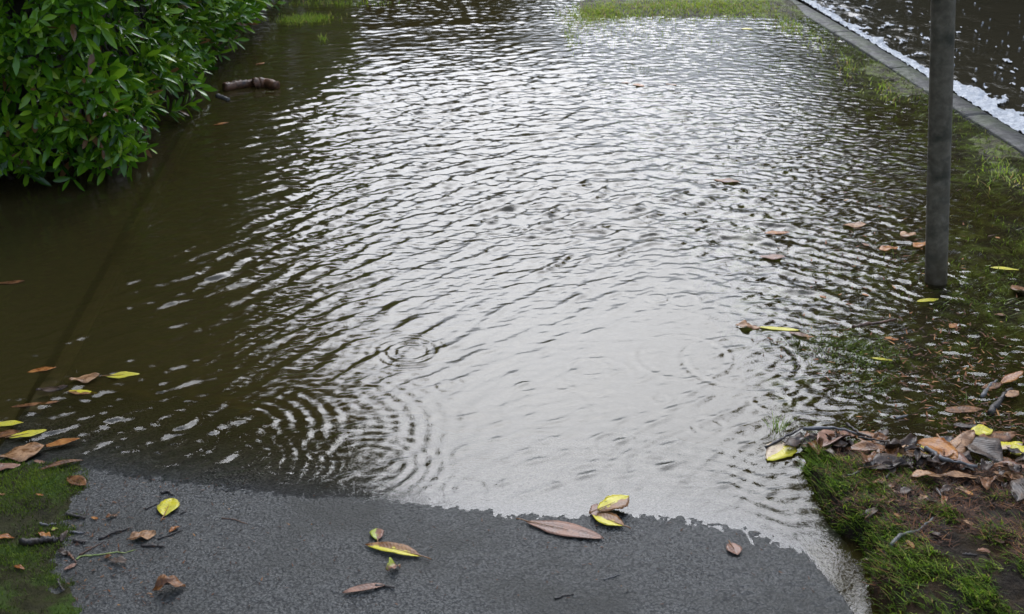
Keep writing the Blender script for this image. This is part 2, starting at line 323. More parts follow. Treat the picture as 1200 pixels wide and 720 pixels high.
xs = rng_axis((.84, 1.6, .009), (1.6, 2.599, .02)); ys = rng_axis((.6, 1.6, .04), (1.6, 2.7, .009), (2.7, 8.6, .03)); X, Y = np.meshgrid(xs, ys)
lo = link('lawn', grid('lawn', xs, ys, lawn_z(X, Y)), bank_soil); lo.data.materials.append(turf_m)
pc = np.zeros(len(lo.data.polygons)*3, np.float32); lo.data.polygons.foreach_get('center', pc); pc = pc.reshape(-1, 3)
lo.data.polygons.foreach_set('material_index', (pc[:, 1]+.3*(fbm(pc[:, 0]*8, pc[:, 1]*8, 63)-.5) > 2.55).astype(np.int32))
tag(lo, kind='structure')
xs = rng_axis((-6, 2.49, .3)); ys = rng_axis((8.32, 14, .3)); X, Y = np.meshgrid(xs, ys)
tag(link('driveway', grid('driveway', xs, ys, X*0-.06), asphalt), kind='structure')
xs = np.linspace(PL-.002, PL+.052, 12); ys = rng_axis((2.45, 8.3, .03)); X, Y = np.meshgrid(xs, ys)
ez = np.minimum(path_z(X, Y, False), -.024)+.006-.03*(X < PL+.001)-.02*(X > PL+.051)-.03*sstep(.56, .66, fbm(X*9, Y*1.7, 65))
tag(link('lit_path_edge', grid('lit_path_edge', xs, ys, ez), lit_edge_m), kind='structure')
# kerb with rounded arris
prof = [(2.602, -.3), (2.602, .006), (2.612, .012), (2.66, .016), (2.71, .015), (2.725, .009), (2.735, -.005), (2.742, -.3)]
yk = rng_axis((.6, 8.3, .011)); V = []; Q = []
for j, y in enumerate(yk):
    for k, (x, z) in enumerate(prof):
        dz = .010*(fbm(np.array([x*8.]), np.array([y*4.]), 71)[0]-.5) if z > -.1 else 0
        dx = .012*(fbm(np.array([y*5.]), np.array([k*.3]), 73)[0]-.5) if k > 3 else 0
        if z > -.1 and (y+.3) % .92 < .014: dz -= .012
        V.append((x+dx, y, z+dz-.002*(y > 7)*(y-7)*8))
n = len(prof)
for j in range(len(yk)-1):
    for k in range(n-1): Q.append((j*n+k, j*n+k+1, (j+1)*n+k+1, (j+1)*n+k))
tag(link('kerb', pyd('kerb', V, Q), kerb_conc), kind='structure')
xs = rng_axis((2.7, 9, .1)); ys = rng_axis((.6, 40, .4)); X, Y = np.meshgrid(xs, ys)
tag(link('road', grid('road', xs, ys, -.13+.03*sstep(2.7, 5.5, X)), road_mat), kind='structure')
xs = np.linspace(-400, 400, 41); X, Y = np.meshgrid(xs, xs)
tag(link('ground', grid('ground', xs, xs, X*0-.32), ground_mat), kind='structure')
xs = rng_axis((-40, -6.01, 2)); ys = rng_axis((-4, 60, 2)); X, Y = np.meshgrid(xs, ys)
tag(link('terrain', grid('terrain', xs, ys, X*0+.02), ground_mat), kind='structure')

# ------------------------------------------------------------------ flood water: real waves
x0, x1, y0, y1, S = -3.2, 2.8, 1.5, 9.1, .006
nx = int((x1-x0)/S); ny = int((y1-y0)/S)
gx = x0+np.arange(nx)*S; gy = y0+np.arange(ny)*S
GX, GY = np.meshgrid(gx, gy)
kx = np.fft.fftfreq(nx, S)*2*np.pi; ky = np.fft.fftfreq(ny, S)*2*np.pi
KX, KY = np.meshgrid(kx, ky); KK = np.hypot(KX, KY)+1e-6; KT = np.arctan2(KY, KX)
def waves(lam, bw, ang, spread, seed, sharp=.0):
    """random wave field: wavelength lam (relative band width bw), travelling along ang (degrees) with a spread; unit rms slope"""
    r = np.random.default_rng(seed); wn = np.fft.fft2(r.standard_normal((ny, nx)))
    k0 = 2*np.pi/lam
    a = np.exp(-.5*(np.log(KK/k0)/bw)**2)
    d = np.angle(np.exp(1j*2*(KT-R(ang))))/2
    a = a*np.exp(-.5*(d/R(spread))**2)/KK
    h = np.real(np.fft.ifft2(wn*a))
    sl = np.sqrt((np.gradient(h, S, axis=0)**2+np.gradient(h, S, axis=1)**2).mean()); h = h/sl
    if sharp:
        q = h/h.std(); h2 = h+sharp*h.std()*(q*q-1)*.5; sl = np.sqrt((np.gradient(h2, S, axis=0)**2+np.gradient(h2, S, axis=1)**2).mean()); h = h2/sl
    return h
def blob(u, v, rx, ry, rot=0):
    c = at(u, v); dx = GX-c[0]; dy = GY-c[1]; cr, sr = math.cos(R(rot)), math.sin(R(rot))
    return np.exp(-(((dx*cr+dy*sr)/rx)**2+((-dx*sr+dy*cr)/ry)**2))
mod = lambda sc, seed: .55+.9*fbm(GX*sc, GY*sc, seed, 3)
hf = np.zeros_like(GX)
# oblique train across the middle left
A = np.clip(blob(330, 330, .75, 1.0)+blob(560, 270, .6, .9)+.8*blob(250, 420, .45, .5)+.9*blob(150, 425, .5, .5), 0, 1)
hf += .105*A*mod(1.6, 1)*waves(.085, .25, -42, 16, 101, .3)
hf += .085*A*mod(2.5, 2)*waves(.046, .35, -58, 26, 102, .2)
hf += .10*A*mod(4, 21)*waves(.027, .35, -75, 35, 121)
# short crested cells further off
B = np.clip(blob(520, 130, 1.1, 1.5)+blob(700, 180, .7, 1.2)+.8*blob(380, 190, .45, 1.0), 0, 1)
hf += .085*B*mod(1.3, 3)*waves(.115, .25, -66, 34, 103, .25)
hf += .11*B*mod(2.2, 4)*waves(.06, .35, -85, 36, 104, .25)
hf += .11*B*mod(4, 22)*waves(.033, .35, -95, 45, 122)
# the far water
C = sstep(5.6, 7.0, GY)*(1-.9*blob(500, 58, .9, .5))
hf += .035*C*mod(1.2, 5)*waves(.09, .3, -95, 40, 105)+.06*C*mod(3, 23)*waves(.045, .4, -90, 45, 123)
# over the flooded lawn, and a train bent round the pole
D = sstep(.75, 1.15, GX)*sstep(2.2, 2.7, GY)*(1-.4*sstep(1.7, 2.1, GX))
hf += .095*D*mod(2.0, 6)*waves(.055, .35, -100, 45, 106)
hf += .06*D*mod(3.0, 7)*waves(.032, .35, -90, 55, 107)
E_ = np.clip(blob(960, 310, .35, .6, 20), 0, 1)
hf += .10*E_*waves(.06, .2, -128, 14, 108, .2)
hf += .11*np.clip(blob(800, 180, .16, .9, 6)+blob(880, 280, .15, .7, 4), 0, 1)*mod(2.5, 8)*waves(.14, .35, -118, 14, 109, .5)
# calm pool in the foreground: faint small ripples
G = np.clip(blob(740, 470, .55, .75)+blob(650, 560, .6, .2), 0, 1)
hf *= (.55+.9*fbm(GX*1.3, GY*1.0, 84, 3))*(1-.68*G)
hf += .022*mod(3, 24)*waves(.034, .4, -70, 40, 110)+.010*waves(.022, .3, -80, 60, 111)+.055*G*mod(2.5, 25)**2*waves(.055, .5, -62, 20, 124, .6)
hf += .05*np.clip(blob(250, 540, .5, .25)+blob(150, 470, .35, .35), 0, 1)*waves(.026, .3, -75, 35, 112)
# dark calm water by the hedge
hf *= 1-.5*np.clip(blob(40, 300, .5, .9)+blob(150, 240, .35, .6), 0, 1)
# wavelets running up the edge of the slab
dsh = GY-shore(GX)
hf += .0008*np.clip(1.8*fbm(GX*1.6, GY*5, 83)-.35, 0, 1.3)*np.sin(2*np.pi*(dsh+.05*(fbm(GX*2.5, GY*2.5, 81)-.5))/.05)*np.exp(-((dsh-.22)/.16)**2)*sstep(-.1, .5, GX)
# interfering ring waves at the lower left, wake of the pole
def ring(u, v, Rr, wd, lam, amp, ph=0.0, c=None):
    c = at(u, v) if c is None else c; q = Rr+3*wd
    j0, j1 = [int(np.clip((c[1]+s_*q-y0)/S, 0, ny)) for s_ in (-1, 1)]; i0, i1 = [int(np.clip((c[0]+s_*q-x0)/S, 0, nx)) for s_ in (-1, 1)]
    if i1 <= i0 or j1 <= j0: return
    gx_, gy_ = GX[j0:j1, i0:i1], GY[j0:j1, i0:i1]; r = np.hypot(gx_-c[0], gy_-c[1]); k_ = 1.0
    if wd > .03:
        k_ = np.clip(2.2*fbm(gx_*7, gy_*7, int(u+v), 2)-.45, 0, 1.4); r = r+.012*(fbm(gx_*9, gy_*9, int(u*3+v), 2)-.5)
    hf[j0:j1, i0:i1] += amp*k_*np.cos(2*np.pi*r/lam+ph)*np.exp(-((r-Rr)/wd)**2)
ring(265, 508, .16, .16, .040, .0008); ring(430, 545, .14, .10, .031, .0007); ring(350, 505, .28, .12, .042, .0006); ring(200, 530, .1, .1, .03, .0007); ring(240, 545, .2, .1, .03, .0006)
ring(205, 520, .1, .1, .024, .0007); ring(480, 412, .07, .05, .028, .0015); ring(345, 545, .06, .06, .022, .0007)
ring(1099, 330, .07, .07, .028, .0011); ring(1099, 330, .2, .12, .045, .0009)
ring(800, 418, .13, .018, .034, .0009); ring(868, 423, .16, .02, .036, .0009); ring(620, 585, .10, .016, .03, .0008); ring(850, 570, .25, .09, .05, .0006); ring(700, 440, .1, .018, .034, .0005); ring(640, 480, .12, .02, .036, .0004)
for (u, v, rr) in [(525, 452, .035), (617, 454, .03), (660, 452, .025), (775, 467, .018), (548, 574, .045), (50, 412, .035), (800, 352, .05), (770, 350, .03), (255, 150+90, .03), (385, 632-60, .03), (720, 520, .05), (690, 430, .05), (905, 470, .05), (830, 500, .04), (235, 340, .02), (80, 337, .012), (110, 300, .012), (50, 288, .015), (95, 283, .012), (75, 385, .03), (180, 330, .03), (215, 290, .02), (20, 350, .03)]:
    ring(u, v, rr, .015, .026, .0009); ring(u, v, 0, .006, .02, .0016)
r_ = np.random.default_rng(5)
for i in range(70):
    yy = r_.uniform(2.4, 8.2); xx = r_.uniform(-1.4-.15*yy, 2.4)
    ring(0, 0, r_.uniform(.015, .06),   .016, .026, .0006, c=(xx, yy)); ring(0, 0, 0, .006, .02, .0007, c=(xx, yy))
# long faint bow where the side flow meets the drive
c = at(520, 30); hf += .0035*np.exp(-((GY-(c[1]+.12*np.sin((GX-c[0])*1.5)))/.09)**2)*sstep(-.9, -.3, GX)*sstep(1.1, .6, GX)
hf *= sstep(0.0, .10, dsh) *.8+.2*sstep(-.02, .02, dsh)

xs = rng_axis((-9, -3.1, .1), (-3.1, 2.61, .0072)); ys = rng_axis((1.2, 1.7, .1), (1.7, 4, .0068), (4, 6, .0095), (6, 9.0, .0135), (9.0, 16, .1))
X, Y = np.meshgrid(xs, ys)
fi = np.clip((X-x0)/S, 0, nx-1.001); fj = np.clip((Y-y0)/S, 0, ny-1.001); ii = fi.astype(int); jj = fj.astype(int); a = fi-ii; b = fj-jj
Z = (hf[jj, ii]*(1-a)+hf[jj, ii+1]*a)*(1-b)+(hf[jj+1, ii]*(1-a)+hf[jj+1, ii+1]*a)*b
fade = sstep(x0, x0+.3, X)*sstep(y1, y1-.3, Y)*sstep(y0, y0+.1, Y); Z = Z*fade
BED = np.where(X < PL, np.where(Y < 2.7, moss_z(X, Y), -.062-.03*sstep(0, .5, PL-X)), np.where(X < .87, path_z(X, Y, False), np.maximum(lawn_z(X, Y), path_z(X, Y, False))))
dep = np.clip(Z-BED, 0.0, .12)
me = grid('flood_water', xs, ys, Z); attr(me, 'depth', dep)
tag(link('flood_water', me, water_mat('flood water', 110, .0003)), kind='structure')
# water running down the road
xs = rng_axis((2.715, 5.6, .014), (5.6, 9.5, .2)); ys = rng_axis((1, 3.8, .1), (3.8, 8.6, .02), (8.6, 40, .4)); X, Y = np.meshgrid(xs, ys)
Z = -.012+.012*(fbm(X*3, Y*3, 91)-.5)+.008*(fbm(X*11, Y*8, 92)-.5)*(1+1.5*sstep(3.6, 2.8, X))+.0025*(vnoise(X*28, Y*20, 93)-.5)
me = grid('road_water', xs, ys, Z)
tag(link('road_water', me, water_mat('road water', 40, .002, silt=(.05, .042, .026), turb=9, attrib=False, const_depth=.1)), kind='structure')

# foam along the gutter
foam_m = surf('white foam', [(.35, (.26, .27, .28)), (.65, (.5, .505, .51))], 70, rough=(.3, .6), bump=.9, bscale=160, bdist=.006)
xs = np.arange(2.728, 3.6, .007); ys = np.arange(3.9, 8.6, .008); X, Y = np.meshgrid(xs, ys)
wid = .06+.18*sstep(6.0, 4.4, Y)+.05*fbm(Y*2.5, Y*0, 95)+.10*np.exp(-((Y-5.7)/.2)**2)
d = (wid-(X-2.728))/wid+1.0*(fbm(X*16, Y*12, 96)-.5)+.6*sstep(2.77, 2.735, X)
d2 = fbm(X*24, Y*14, 97, 3)-.715+.1*sstep(3.2, 2.75, X)
dd = np.maximum(d, d2*1.5*(X > 2.78)*(X < 3.5))
Z = -.012+.022*np.clip(dd, 0, .7)**.6+.013*(vnoise(X*38, Y*38, 98)-.3)*(dd > 0)+.008*vnoise(X*85, Y*85, 99)*(dd > 0)
tag(link('foam', grid('foam', xs, ys, Z, dd > 0), foam_m), 'frothy white foam', None, None, 'stuff')

# rain splashes on the road
V = []; Q = []; r_ = np.random.default_rng(21)
for i in range(170):
    x = r_.uniform(2.95, 5.2); y = r_.uniform(4.6, 8.5); s = r_.uniform(.0018, .004)*(1 if i % 9 else 1.6); b0 = len(V)
    for z, q in ((-.012, 1.6), (.0, 1.0), (s*.25, .8), (s*.5, .25)):
        for k in range(6):
            an = k*math.pi/3+i; V.append((x+q*s*math.cos(an)*(1+.3*math.sin(i+k*2)), y+q*s*math.sin(an), z-.004))
    for j in range(3):
        for k in range(6): Q.append((b0+j*6+k, b0+j*6+(k+1) % 6, b0+(j+1)*6+(k+1) % 6, b0+(j+1)*6+k))
    Q.append(tuple(b0+18+k for k in range(6)))
tag(link('rain_splash', pyd('rain_splash', V, Q), foam_m), 'splashes of rain', None, None, 'stuff')

# ------------------------------------------------------------------ blades (grass, moss, litter)
def blades(name, P, L, Wd, lean, ang, mat, tint, bend=.6, curl=0.0):
    """P base points; L lengths; lean 0..1; ang horizontal direction"""
    n = len(P); t = np.array([0, .5, 1.0]); dirx = np.cos(ang); diry = np.sin(ang)
    V = np.zeros((n, 6, 3)); ws = np.array([1, .8, .12])
    for k, tt in enumerate(t):
        out = L*lean*(tt**(1+bend)); up = L*np.sqrt(np.clip(1-lean**2, .02, 1))*tt-curl*L*tt*tt
        cx = P[:, 0]+dirx*out; cy = P[:, 1]+diry*out; cz = P[:, 2]+up
        for s, sg in ((0, -1), (1, 1)):
            V[:, 2*k+s, 0] = cx-diry*sg*Wd*ws[k]*.5; V[:, 2*k+s, 1] = cy+dirx*sg*Wd*ws[k]*.5; V[:, 2*k+s, 2] = cz
    b = np.arange(n)[:, None]*6
    Q = np.concatenate([b+np.array([0, 1, 3, 2]), b+np.array([2, 3, 5, 4])], 0)
    me = mesh_np(name, V.reshape(-1, 3), Q); attr(me, 'tint', np.repeat(tint, 6)); return link(name, me, mat)
grass_m = blade_mat('grass blades', [(0, (.03, .06, .008)), (.4, (.12, .23, .012)), (.75, (.3, .42, .03)), (.92, (.46, .48, .1)), (1, (.46, .32, .13))], .5, .5)
grass_dull = blade_mat('drowned grass blades', [(0, (.05, .055, .01)), (.5, (.13, .19, .022)), (.85, (.22, .31, .04)), (1, (.32, .22, .08))], .4, .4)
moss_m = blade_mat('moss', [(0, (.03, .04, .004)), (.5, (.105, .16, .007)), (1, (.22, .28, .014))], .8, .35)
litter_m = blade_mat('brown fibres', [(0, (.025, .014, .008)), (.55, (.085, .03, .009)), (.9, (.2, .07, .016)), (1, (.34, .16, .05))], .8, .15)
def scatter_px(zones, seed):
    r = np.random.default_rng(seed); o = []
    for (u, v, ru, rv, n) in zones:
        q = np.stack([u+ru*r.standard_normal(n)*.6, v+rv*r.standard_normal(n)*.6], 1)
        for a in q:
            if a[1] > -60: o.append(at(*a)[:2])
    return np.array(o), r
# drowned lawn: blades just breaking the surface
zones = [(985, 402, 45, 16, 420), (1010, 418, 45, 14, 380), (1020, 450, 35, 12, 260), (940, 398, 18, 8, 90), (1010, 505, 30, 14, 160), (1150, 335, 55, 45, 560), (1130, 420, 70, 45, 420), (1040, 330, 60, 50, 220),
         (1150, 225, 45, 55, 520), (1180, 420, 30, 40, 260), (1090, 130, 60, 45, 330), (980, 100, 60, 40, 330), (860, 70, 90, 30, 380), (800, 60, 110, 25, 300), (745, 78, 14, 4, 160), (760, 84, 10, 3, 60), (1160, 500, 50, 22, 260),
         (1000, 300, 100, 60, 230), (1120, 470, 60, 25, 240), (1190, 300, 30, 60, 300), (910, 160, 110, 60, 260)]
P, r = scatter_px(zones, 301); P = np.concatenate([P, np.column_stack([2.6-np.abs(r.normal(0, .1, 1700)), r.uniform(3.5, 8.3, 1700)])]); P = P[(P[:, 0] > .93) & (P[:, 0] < 2.62)]
n = len(P); z = lawn_z(P[:, 0], P[:, 1]); L = np.clip(r.uniform(.018, .042, n)+(-z)*.8, .01, .08)
tag(blades('lawn_grass', np.column_stack([P, z]), L, r.uniform(.0022, .0036, n), r.uniform(.68, .985, n), r.normal(R(-110), .9, n), grass_dull, np.clip(r.normal(.5, .22, n), 0, 1)), 'drowned lawn grass', None, None, 'stuff')
P, r = scatter_px([(1100, 430, 90, 60, 420), (1020, 300, 110, 60, 160), (1150, 500, 50, 25, 200), (960, 400, 60, 40, 60)], 308); P = P[(P[:, 0] > .95) & (P[:, 0] < 2.5)]; n = len(P); z = np.maximum(lawn_z(P[:, 0], P[:, 1]), -.001)
tag(blades('floating_litter', np.column_stack([P, z+.001]), r.uniform(.008, .028, n), r.uniform(.002, .007, n), r.uniform(.97, .999, n), r.uniform(0, 6.3, n), litter_m, np.clip(r.normal(.6, .3, n), 0, 1), 0.), 'brown plant shreds', None, None, 'stuff')
# the island of grass at the far end, the moss by the hedge
zones = [(700, 19, 40, 10, 1500), (680, 25, 20, 12, 500), (668, 42, 6, 14, 160), (800, 10, 60, 6, 1100), (870, 12, 45, 8, 1100), (930, 28, 25, 12, 500), (760, 15, 90, 9, 1200), (740, 40, 70, 12, 300), (1000, 70, 18, 20, 200), (1040, 100, 16, 20, 200), (960, 45, 16, 14, 150), (1180, 200, 30, 20, 250)]
P, r = scatter_px(zones, 302); P = P[(P[:, 0] > .95) & (P[:, 0] < 2.48) & (P[:, 1] < 8.55)]; n = len(P); z = lawn_z(P[:, 0], P[:, 1])
tag(blades('island_grass', np.column_stack([P, z]), r.uniform(.014, .034, n)+np.clip(-z, 0, .05), r.uniform(.003, .006, n), r.uniform(.5, .95, n), r.uniform(0, 6.3, n), grass_m, np.clip(r.normal(.8, .14, n), 0, 1)), 'bright green grass', None, None, 'stuff')
P, r = scatter_px([(365, 22, 22, 4, 900), (345, 24, 20, 4, 500), (378, 46, 4, 3, 60), (400, 4, 60, 3, 500)], 303); n = len(P)
tag(blades('moss_patch', np.column_stack([P, np.full(n, -.02)]), r.uniform(.03, .05, n), r.uniform(.004, .007, n), r.uniform(.3, .9, n), r.uniform(0, 6.3, n), grass_m, np.clip(r.normal(.6, .2, n), 0, 1)), 'green moss', None, None, 'stuff')
# bank on the right
r = np.random.default_rng(304); n0 = 70000
P = np.column_stack([r.uniform(.86, 1.75, n0), r.uniform(1.5, 2.52, n0)])
z = lawn_z(P[:, 0], P[:, 1]); clump = fbm(P[:, 0]*14, P[:, 1]*14, 56); edgew = sstep(.55, .0, P[:, 0]-np.interp(P[:, 1], LE[:, 1], LE[:, 0]))
keep = (z > -.004) & (clump > .645-.27*edgew+.07*r.standard_normal(n0)); P = P[keep]; z = z[keep]; n = len(P)
tag(blades('bank_grass', np.column_stack([P, z-.003]), r.uniform(.014, .042, n), r.uniform(.0014, .0028, n), r.uniform(.6, .97, n), r.normal(R(-150), .8, n), grass_m, np.clip(r.normal(.45, .3, n)+.4*(clump[keep]-.55), 0, 1)), 'wet bank grass', None, None, 'stuff')
r = np.random.default_rng(305); n0 = 40000
P = np.column_stack([r.uniform(.9, 1.8, n0), r.uniform(1.5, 2.5, n0)]); z = lawn_z(P[:, 0], P[:, 1]); keep = (z > .004) & (fbm(P[:, 0]*8, P[:, 1]*8, 58)+.25*sstep(.95, 1.3, P[:, 0]) > .58); P = P[keep]; z = z[keep]; n = len(P)
tag(blades('plant_litter', np.column_stack([P, z+r.uniform(0, .006, n)]), r.uniform(.01, .04, n), r.uniform(.0009, .0022, n), r.uniform(.93, .999, n), r.uniform(0, 6.3, n), litter_m, np.clip(r.normal(.42, .3, n), 0, 1), 0.), 'brown rotting plant fibres', None, None, 'stuff')
# moss on the left
r = np.random.default_rng(306); n0 = 60000
P = np.column_stack([r.uniform(-1.3, -.62, n0), r.uniform(1.75, 2.6, n0)]); zm = moss_z(P[:, 0], P[:, 1]); zp = path_z(P[:, 0], P[:, 1], False)
cl = fbm(P[:, 0]*9, P[:, 1]*9, 59); keep = (zm-zp > -.002) & (zm > -.004) & (cl+.12*r.standard_normal(n0) > .42); P = P[keep]; zm = zm[keep]; n = len(P)
tag(blades('moss', np.column_stack([P, zm-.001]), r.uniform(.004, .011, n), r.uniform(.0014, .0026, n), r.uniform(.2, .85, n), r.uniform(0, 6.3, n), moss_m, np.clip(r.normal(.35, .2, n)+1.0*(cl[keep]-.5), 0, 1)), 'green moss', None, None, 'stuff')
# crumbs on the path
r = np.random.default_rng(307); n0 = 520
uu = 80+np.abs(r.normal(0, 95, n0)); vv = r.uniform(560, 720, n0); uu[400:] = r.uniform(300, 960, 120); vv[400:] = r.uniform(612, 720, 120)
P = np.array([at(a, b)[:2] for a, b in zip(uu, vv)]); z = np.maximum(path_z(P[:, 0], P[:, 1]), moss_z(P[:, 0], P[:, 1])); n = len(P)
tag(blades('path_crumbs', np.column_stack([P, z+.002]), r.uniform(.003, .012, n), r.uniform(.001, .0035, n), r.uniform(.9, .99, n), r.uniform(0, 6.3, n), litter_m, np.clip(r.normal(.45, .3, n), 0, 1), 0.), 'tiny plant crumbs', None, None, 'stuff')

# ------------------------------------------------------------------ hedge
hleaf_m = blade_mat('glossy hedge leaves', [(0, (.02, .07, .005)), (.4, (.09, .22, .010)), (.8, (.25, .43, .02)), (.96, (.42, .52, .06)), (1, (.2, .1, .04))], .2, .3)
hedge = bpy.data.objects.new('hedge', None); COL.objects.link(hedge); hedge.location = (-2.6, 8.3, 0)
tag(hedge, 'dense dark green glossy leaved hedge standing in the flood at upper left', 'hedge')
HX0, HX1, HY0, HY1, HZ = -4.2, -1.10, 4.62, 12.0, 1.75
def hedge_leaves():
    r = np.random.default_rng(401); C = []; D = []
    def face(n, f):
        for i in range(n):
            c, d = f(r.random(), r.random()); dep = abs(r.normal(0, .07)) if r.random() < .86 else r.uniform(.08, .3)
            c = np.array(c)-np.array(d)*dep; C.append(c); D.append(np.array(d)+r.normal(0, .45, 3)+np.array([0, 0, .35]))
    bulge = lambda a, b: .22*(fbm(np.array([a]), np.array([b]), 403)[0]-.5)
    def front(s, t):
        x = HX1-(HX1-HX0)*s**1.3*.75; z = .03+1.6*t; return (x, HY0+bulge(x*3, z*3)-.12*math.sin(t*3)-.10+.25*max(0, .25-(HX1-x)), z), (0, -1, 0)
    def side(s, t):
        y = HY0+(HY1-HY0)*s**1.15; z = .05+1.7*t; return (HX1+.085*(y-HY0)/1.0*.9+bulge(y*2.5, z*3)+.12*math.sin(t*2.5)-.03, y, z), (1, 0, 0)
    def top(s, t):
        x = HX0+(HX1-HX0)*s; y = HY0+(HY1-HY0)*t; return (x, y, HZ+bulge(x*3, y*3)*1.5), (0, 0, 1)
    face(1550, front); face(3000, side); face(900, top)
    C = np.array(C); D = np.array(D); D /= np.linalg.norm(D, axis=1)[:, None]
    C = C[:, :]; ns = len(C); V = []; T = []
    for i in range(ns):
        d = D[i]; a = np.cross(d, [.2, .3, .93]); a /= np.linalg.norm(a); b = np.cross(d, a); k = r.integers(6, 10); base = r.normal(.42, .15)
        ph = r.uniform(0, 6.3)
        for j in range(k):
            w = ph+j*2.4; o = a*math.cos(w)+b*math.sin(w); q = j/k
            dr = d*(.25+.75*q)+o*(1.05-.5*q)+np.array([0, 0, .10]); dr /= np.linalg.norm(dr)
            L = r.uniform(.045, .098)*(1-.25*q); Wd = L*r.uniform(.26, .36)
            sd = np.cross(dr, d+r.normal(0, .25, 3)); sd /= np.linalg.norm(sd)+1e-9; nm = np.cross(sd, dr)
            st = C[i]+d*(.05*q)
            t_ = base+r.normal(0, .17)
            if r.random() < .022: t_ = 1.0
            droop = -r.uniform(.0, .2)*L
            for (t, ww) in ((.0, .04), (.3, .8), (.62, .95), (.85, .55), (1.0, .03)):
                c = st+dr*L*(.08+t)+np.array([0, 0, droop*t*t])
                V += [c-sd*Wd*ww*.5+nm*Wd*.14*ww, c, c+sd*Wd*ww*.5+nm*Wd*.14*ww]
            T.append(t_)
    n = len(T); b = np.arange(n)[:, None]*15; Q = []
    for k in range(4):
        Q += [b+np.array([3*k, 3*k+1, 3*k+4, 3*k+3]), b+np.array([3*k+1, 3*k+2, 3*k+5, 3*k+4])]
    me = mesh_np('foliage', np.array(V)-np.array([-2.6, 8.3, 0]), np.concatenate(Q, 0)); attr(me, 'tint', np.repeat(np.clip(T, 0, 1), 15))
    return me
link('foliage', hedge_leaves(), hleaf_m, hedge)
V = []; Q = []
r = np.random.default_rng(404)
for i in range(260):                                                     # stems inside the hedge
    side_ = r.random() < .6
    x = HX1-r.uniform(.12, .5) if side_ else r.uniform(HX0, HX1-.1); y = r.uniform(HY0+.1, HY1) if side_ else HY0+r.uniform(.1, .5)
    p = [np.array([x, y, -.1])]
    for k in range(5): p.append(p[-1]+np.array([r.normal(0, .07), r.normal(0, .07), r.uniform(.2, .36)]))
    v, q = tube(p, np.linspace(.012, .004, 6), 5); b = len(V); V += [a-np.array([-2.6, 8.3, 0]) for a in v]; Q += [tuple(b+c for c in f) for f in q]
link('stems', pyd('stems', V, Q), bark, hedge)
xs = np.linspace(0, 1, 30)
def core():  # closed box in bark colour, added to darken the gaps between leaves
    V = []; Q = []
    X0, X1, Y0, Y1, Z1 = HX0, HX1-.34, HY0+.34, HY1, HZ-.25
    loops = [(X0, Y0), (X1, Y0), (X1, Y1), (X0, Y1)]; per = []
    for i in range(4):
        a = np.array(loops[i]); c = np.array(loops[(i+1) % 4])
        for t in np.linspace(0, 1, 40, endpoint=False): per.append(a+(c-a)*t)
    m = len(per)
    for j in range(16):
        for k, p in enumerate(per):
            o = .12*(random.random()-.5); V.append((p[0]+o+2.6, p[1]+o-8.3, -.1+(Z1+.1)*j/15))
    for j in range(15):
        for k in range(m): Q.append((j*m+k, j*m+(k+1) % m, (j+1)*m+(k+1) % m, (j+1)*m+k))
    Q.append(tuple(15*m+k for k in range(m))); return pyd('shade_core', V, Q)
link('shade_core', core(), bark, hedge, smooth=False)

# ------------------------------------------------------------------ pole
def solve_pole():
    b = at(1099, 330)
    best = None
    d = FW*F+RT*(1108-600)+UP*360
    t = b[1]/d[1]; top = np.array([d[0]*t, b[1], H+d[2]*t]); return b, top
pb, ptp = solve_pole(); ax = (ptp-pb)/(ptp[2]-pb[2])
pole_m = surf('weathered galvanised steel', [(.25, (.075, .062, .042)), (.5, (.135, .112, .078)), (.75, (.21, .178, .13))], 34, detail=8, rough=(.4, .7), bump=.35, bscale=130, bdist=.002, rscale=12, second=(14, .5, .7, (.05, .047, .032)), spec=.3)
nt_ = pole_m.node_tree; pb_ = [q for q in nt_.nodes if q.type == 'BSDF_PRINCIPLED'][0]; src = pb_.inputs['Base Color'].links[0].from_socket
tc_ = N(nt_, 'ShaderNodeTexCoord'); sp_ = N(nt_, 'ShaderNodeSeparateXYZ'); nt_.links.new(tc_.outputs['Object'], sp_.inputs[0])
nz_ = N(nt_, 'ShaderNodeTexNoise', Scale=28, Detail=6); nt_.links.new(tc_.outputs['Object'], nz_.inputs['Vector'])
md_ = N(nt_, 'ShaderNodeMath', operation='MULTIPLY_ADD'); nt_.links.new(nz_.outputs['Fac'], md_.inputs[0]); md_.inputs[1].default_value = .32; nt_.links.new(sp_.outputs['Z'], md_.inputs[2])
mr_ = N(nt_, 'ShaderNodeMapRange'); mr_.inputs[1].default_value = .2; mr_.inputs[2].default_value = .36; mr_.inputs[3].default_value = .8; mr_.inputs[4].default_value = 0; nt_.links.new(md_.outputs[0], mr_.inputs[0])
mx_ = N(nt_, 'ShaderNodeMix', data_type='RGBA'); nt_.links.new(mr_.outputs[0], mx_.inputs['Factor']); nt_.links.new(src, mx_.inputs['A']); mx_.inputs['B'].default_value = (.04, .028, .014, 1); nt_.links.new(mx_.outputs['Result'], pb_.inputs['Base Color'])
pole = bpy.data.objects.new('metal_pole', None); COL.objects.link(pole); pole.location = (pb[0], pb[1], -.05)
tag(pole, 'round grey weathered steel post standing in flooded grass', 'pole')
hs_ = np.concatenate([np.linspace(-.3, 2.5, 57)]); n = 28
v, q = tube([ax*(h) for h in hs_], [.0345]*len(hs_), n, False); link('post', pyd('post', v, q), pole_m, pole)
v, q = tube([ax*2.5, ax*2.515, ax*2.53, ax*2.537], [.037, .037, .03, .012], n); link('cap', pyd('cap', v, q), pole_m, pole)

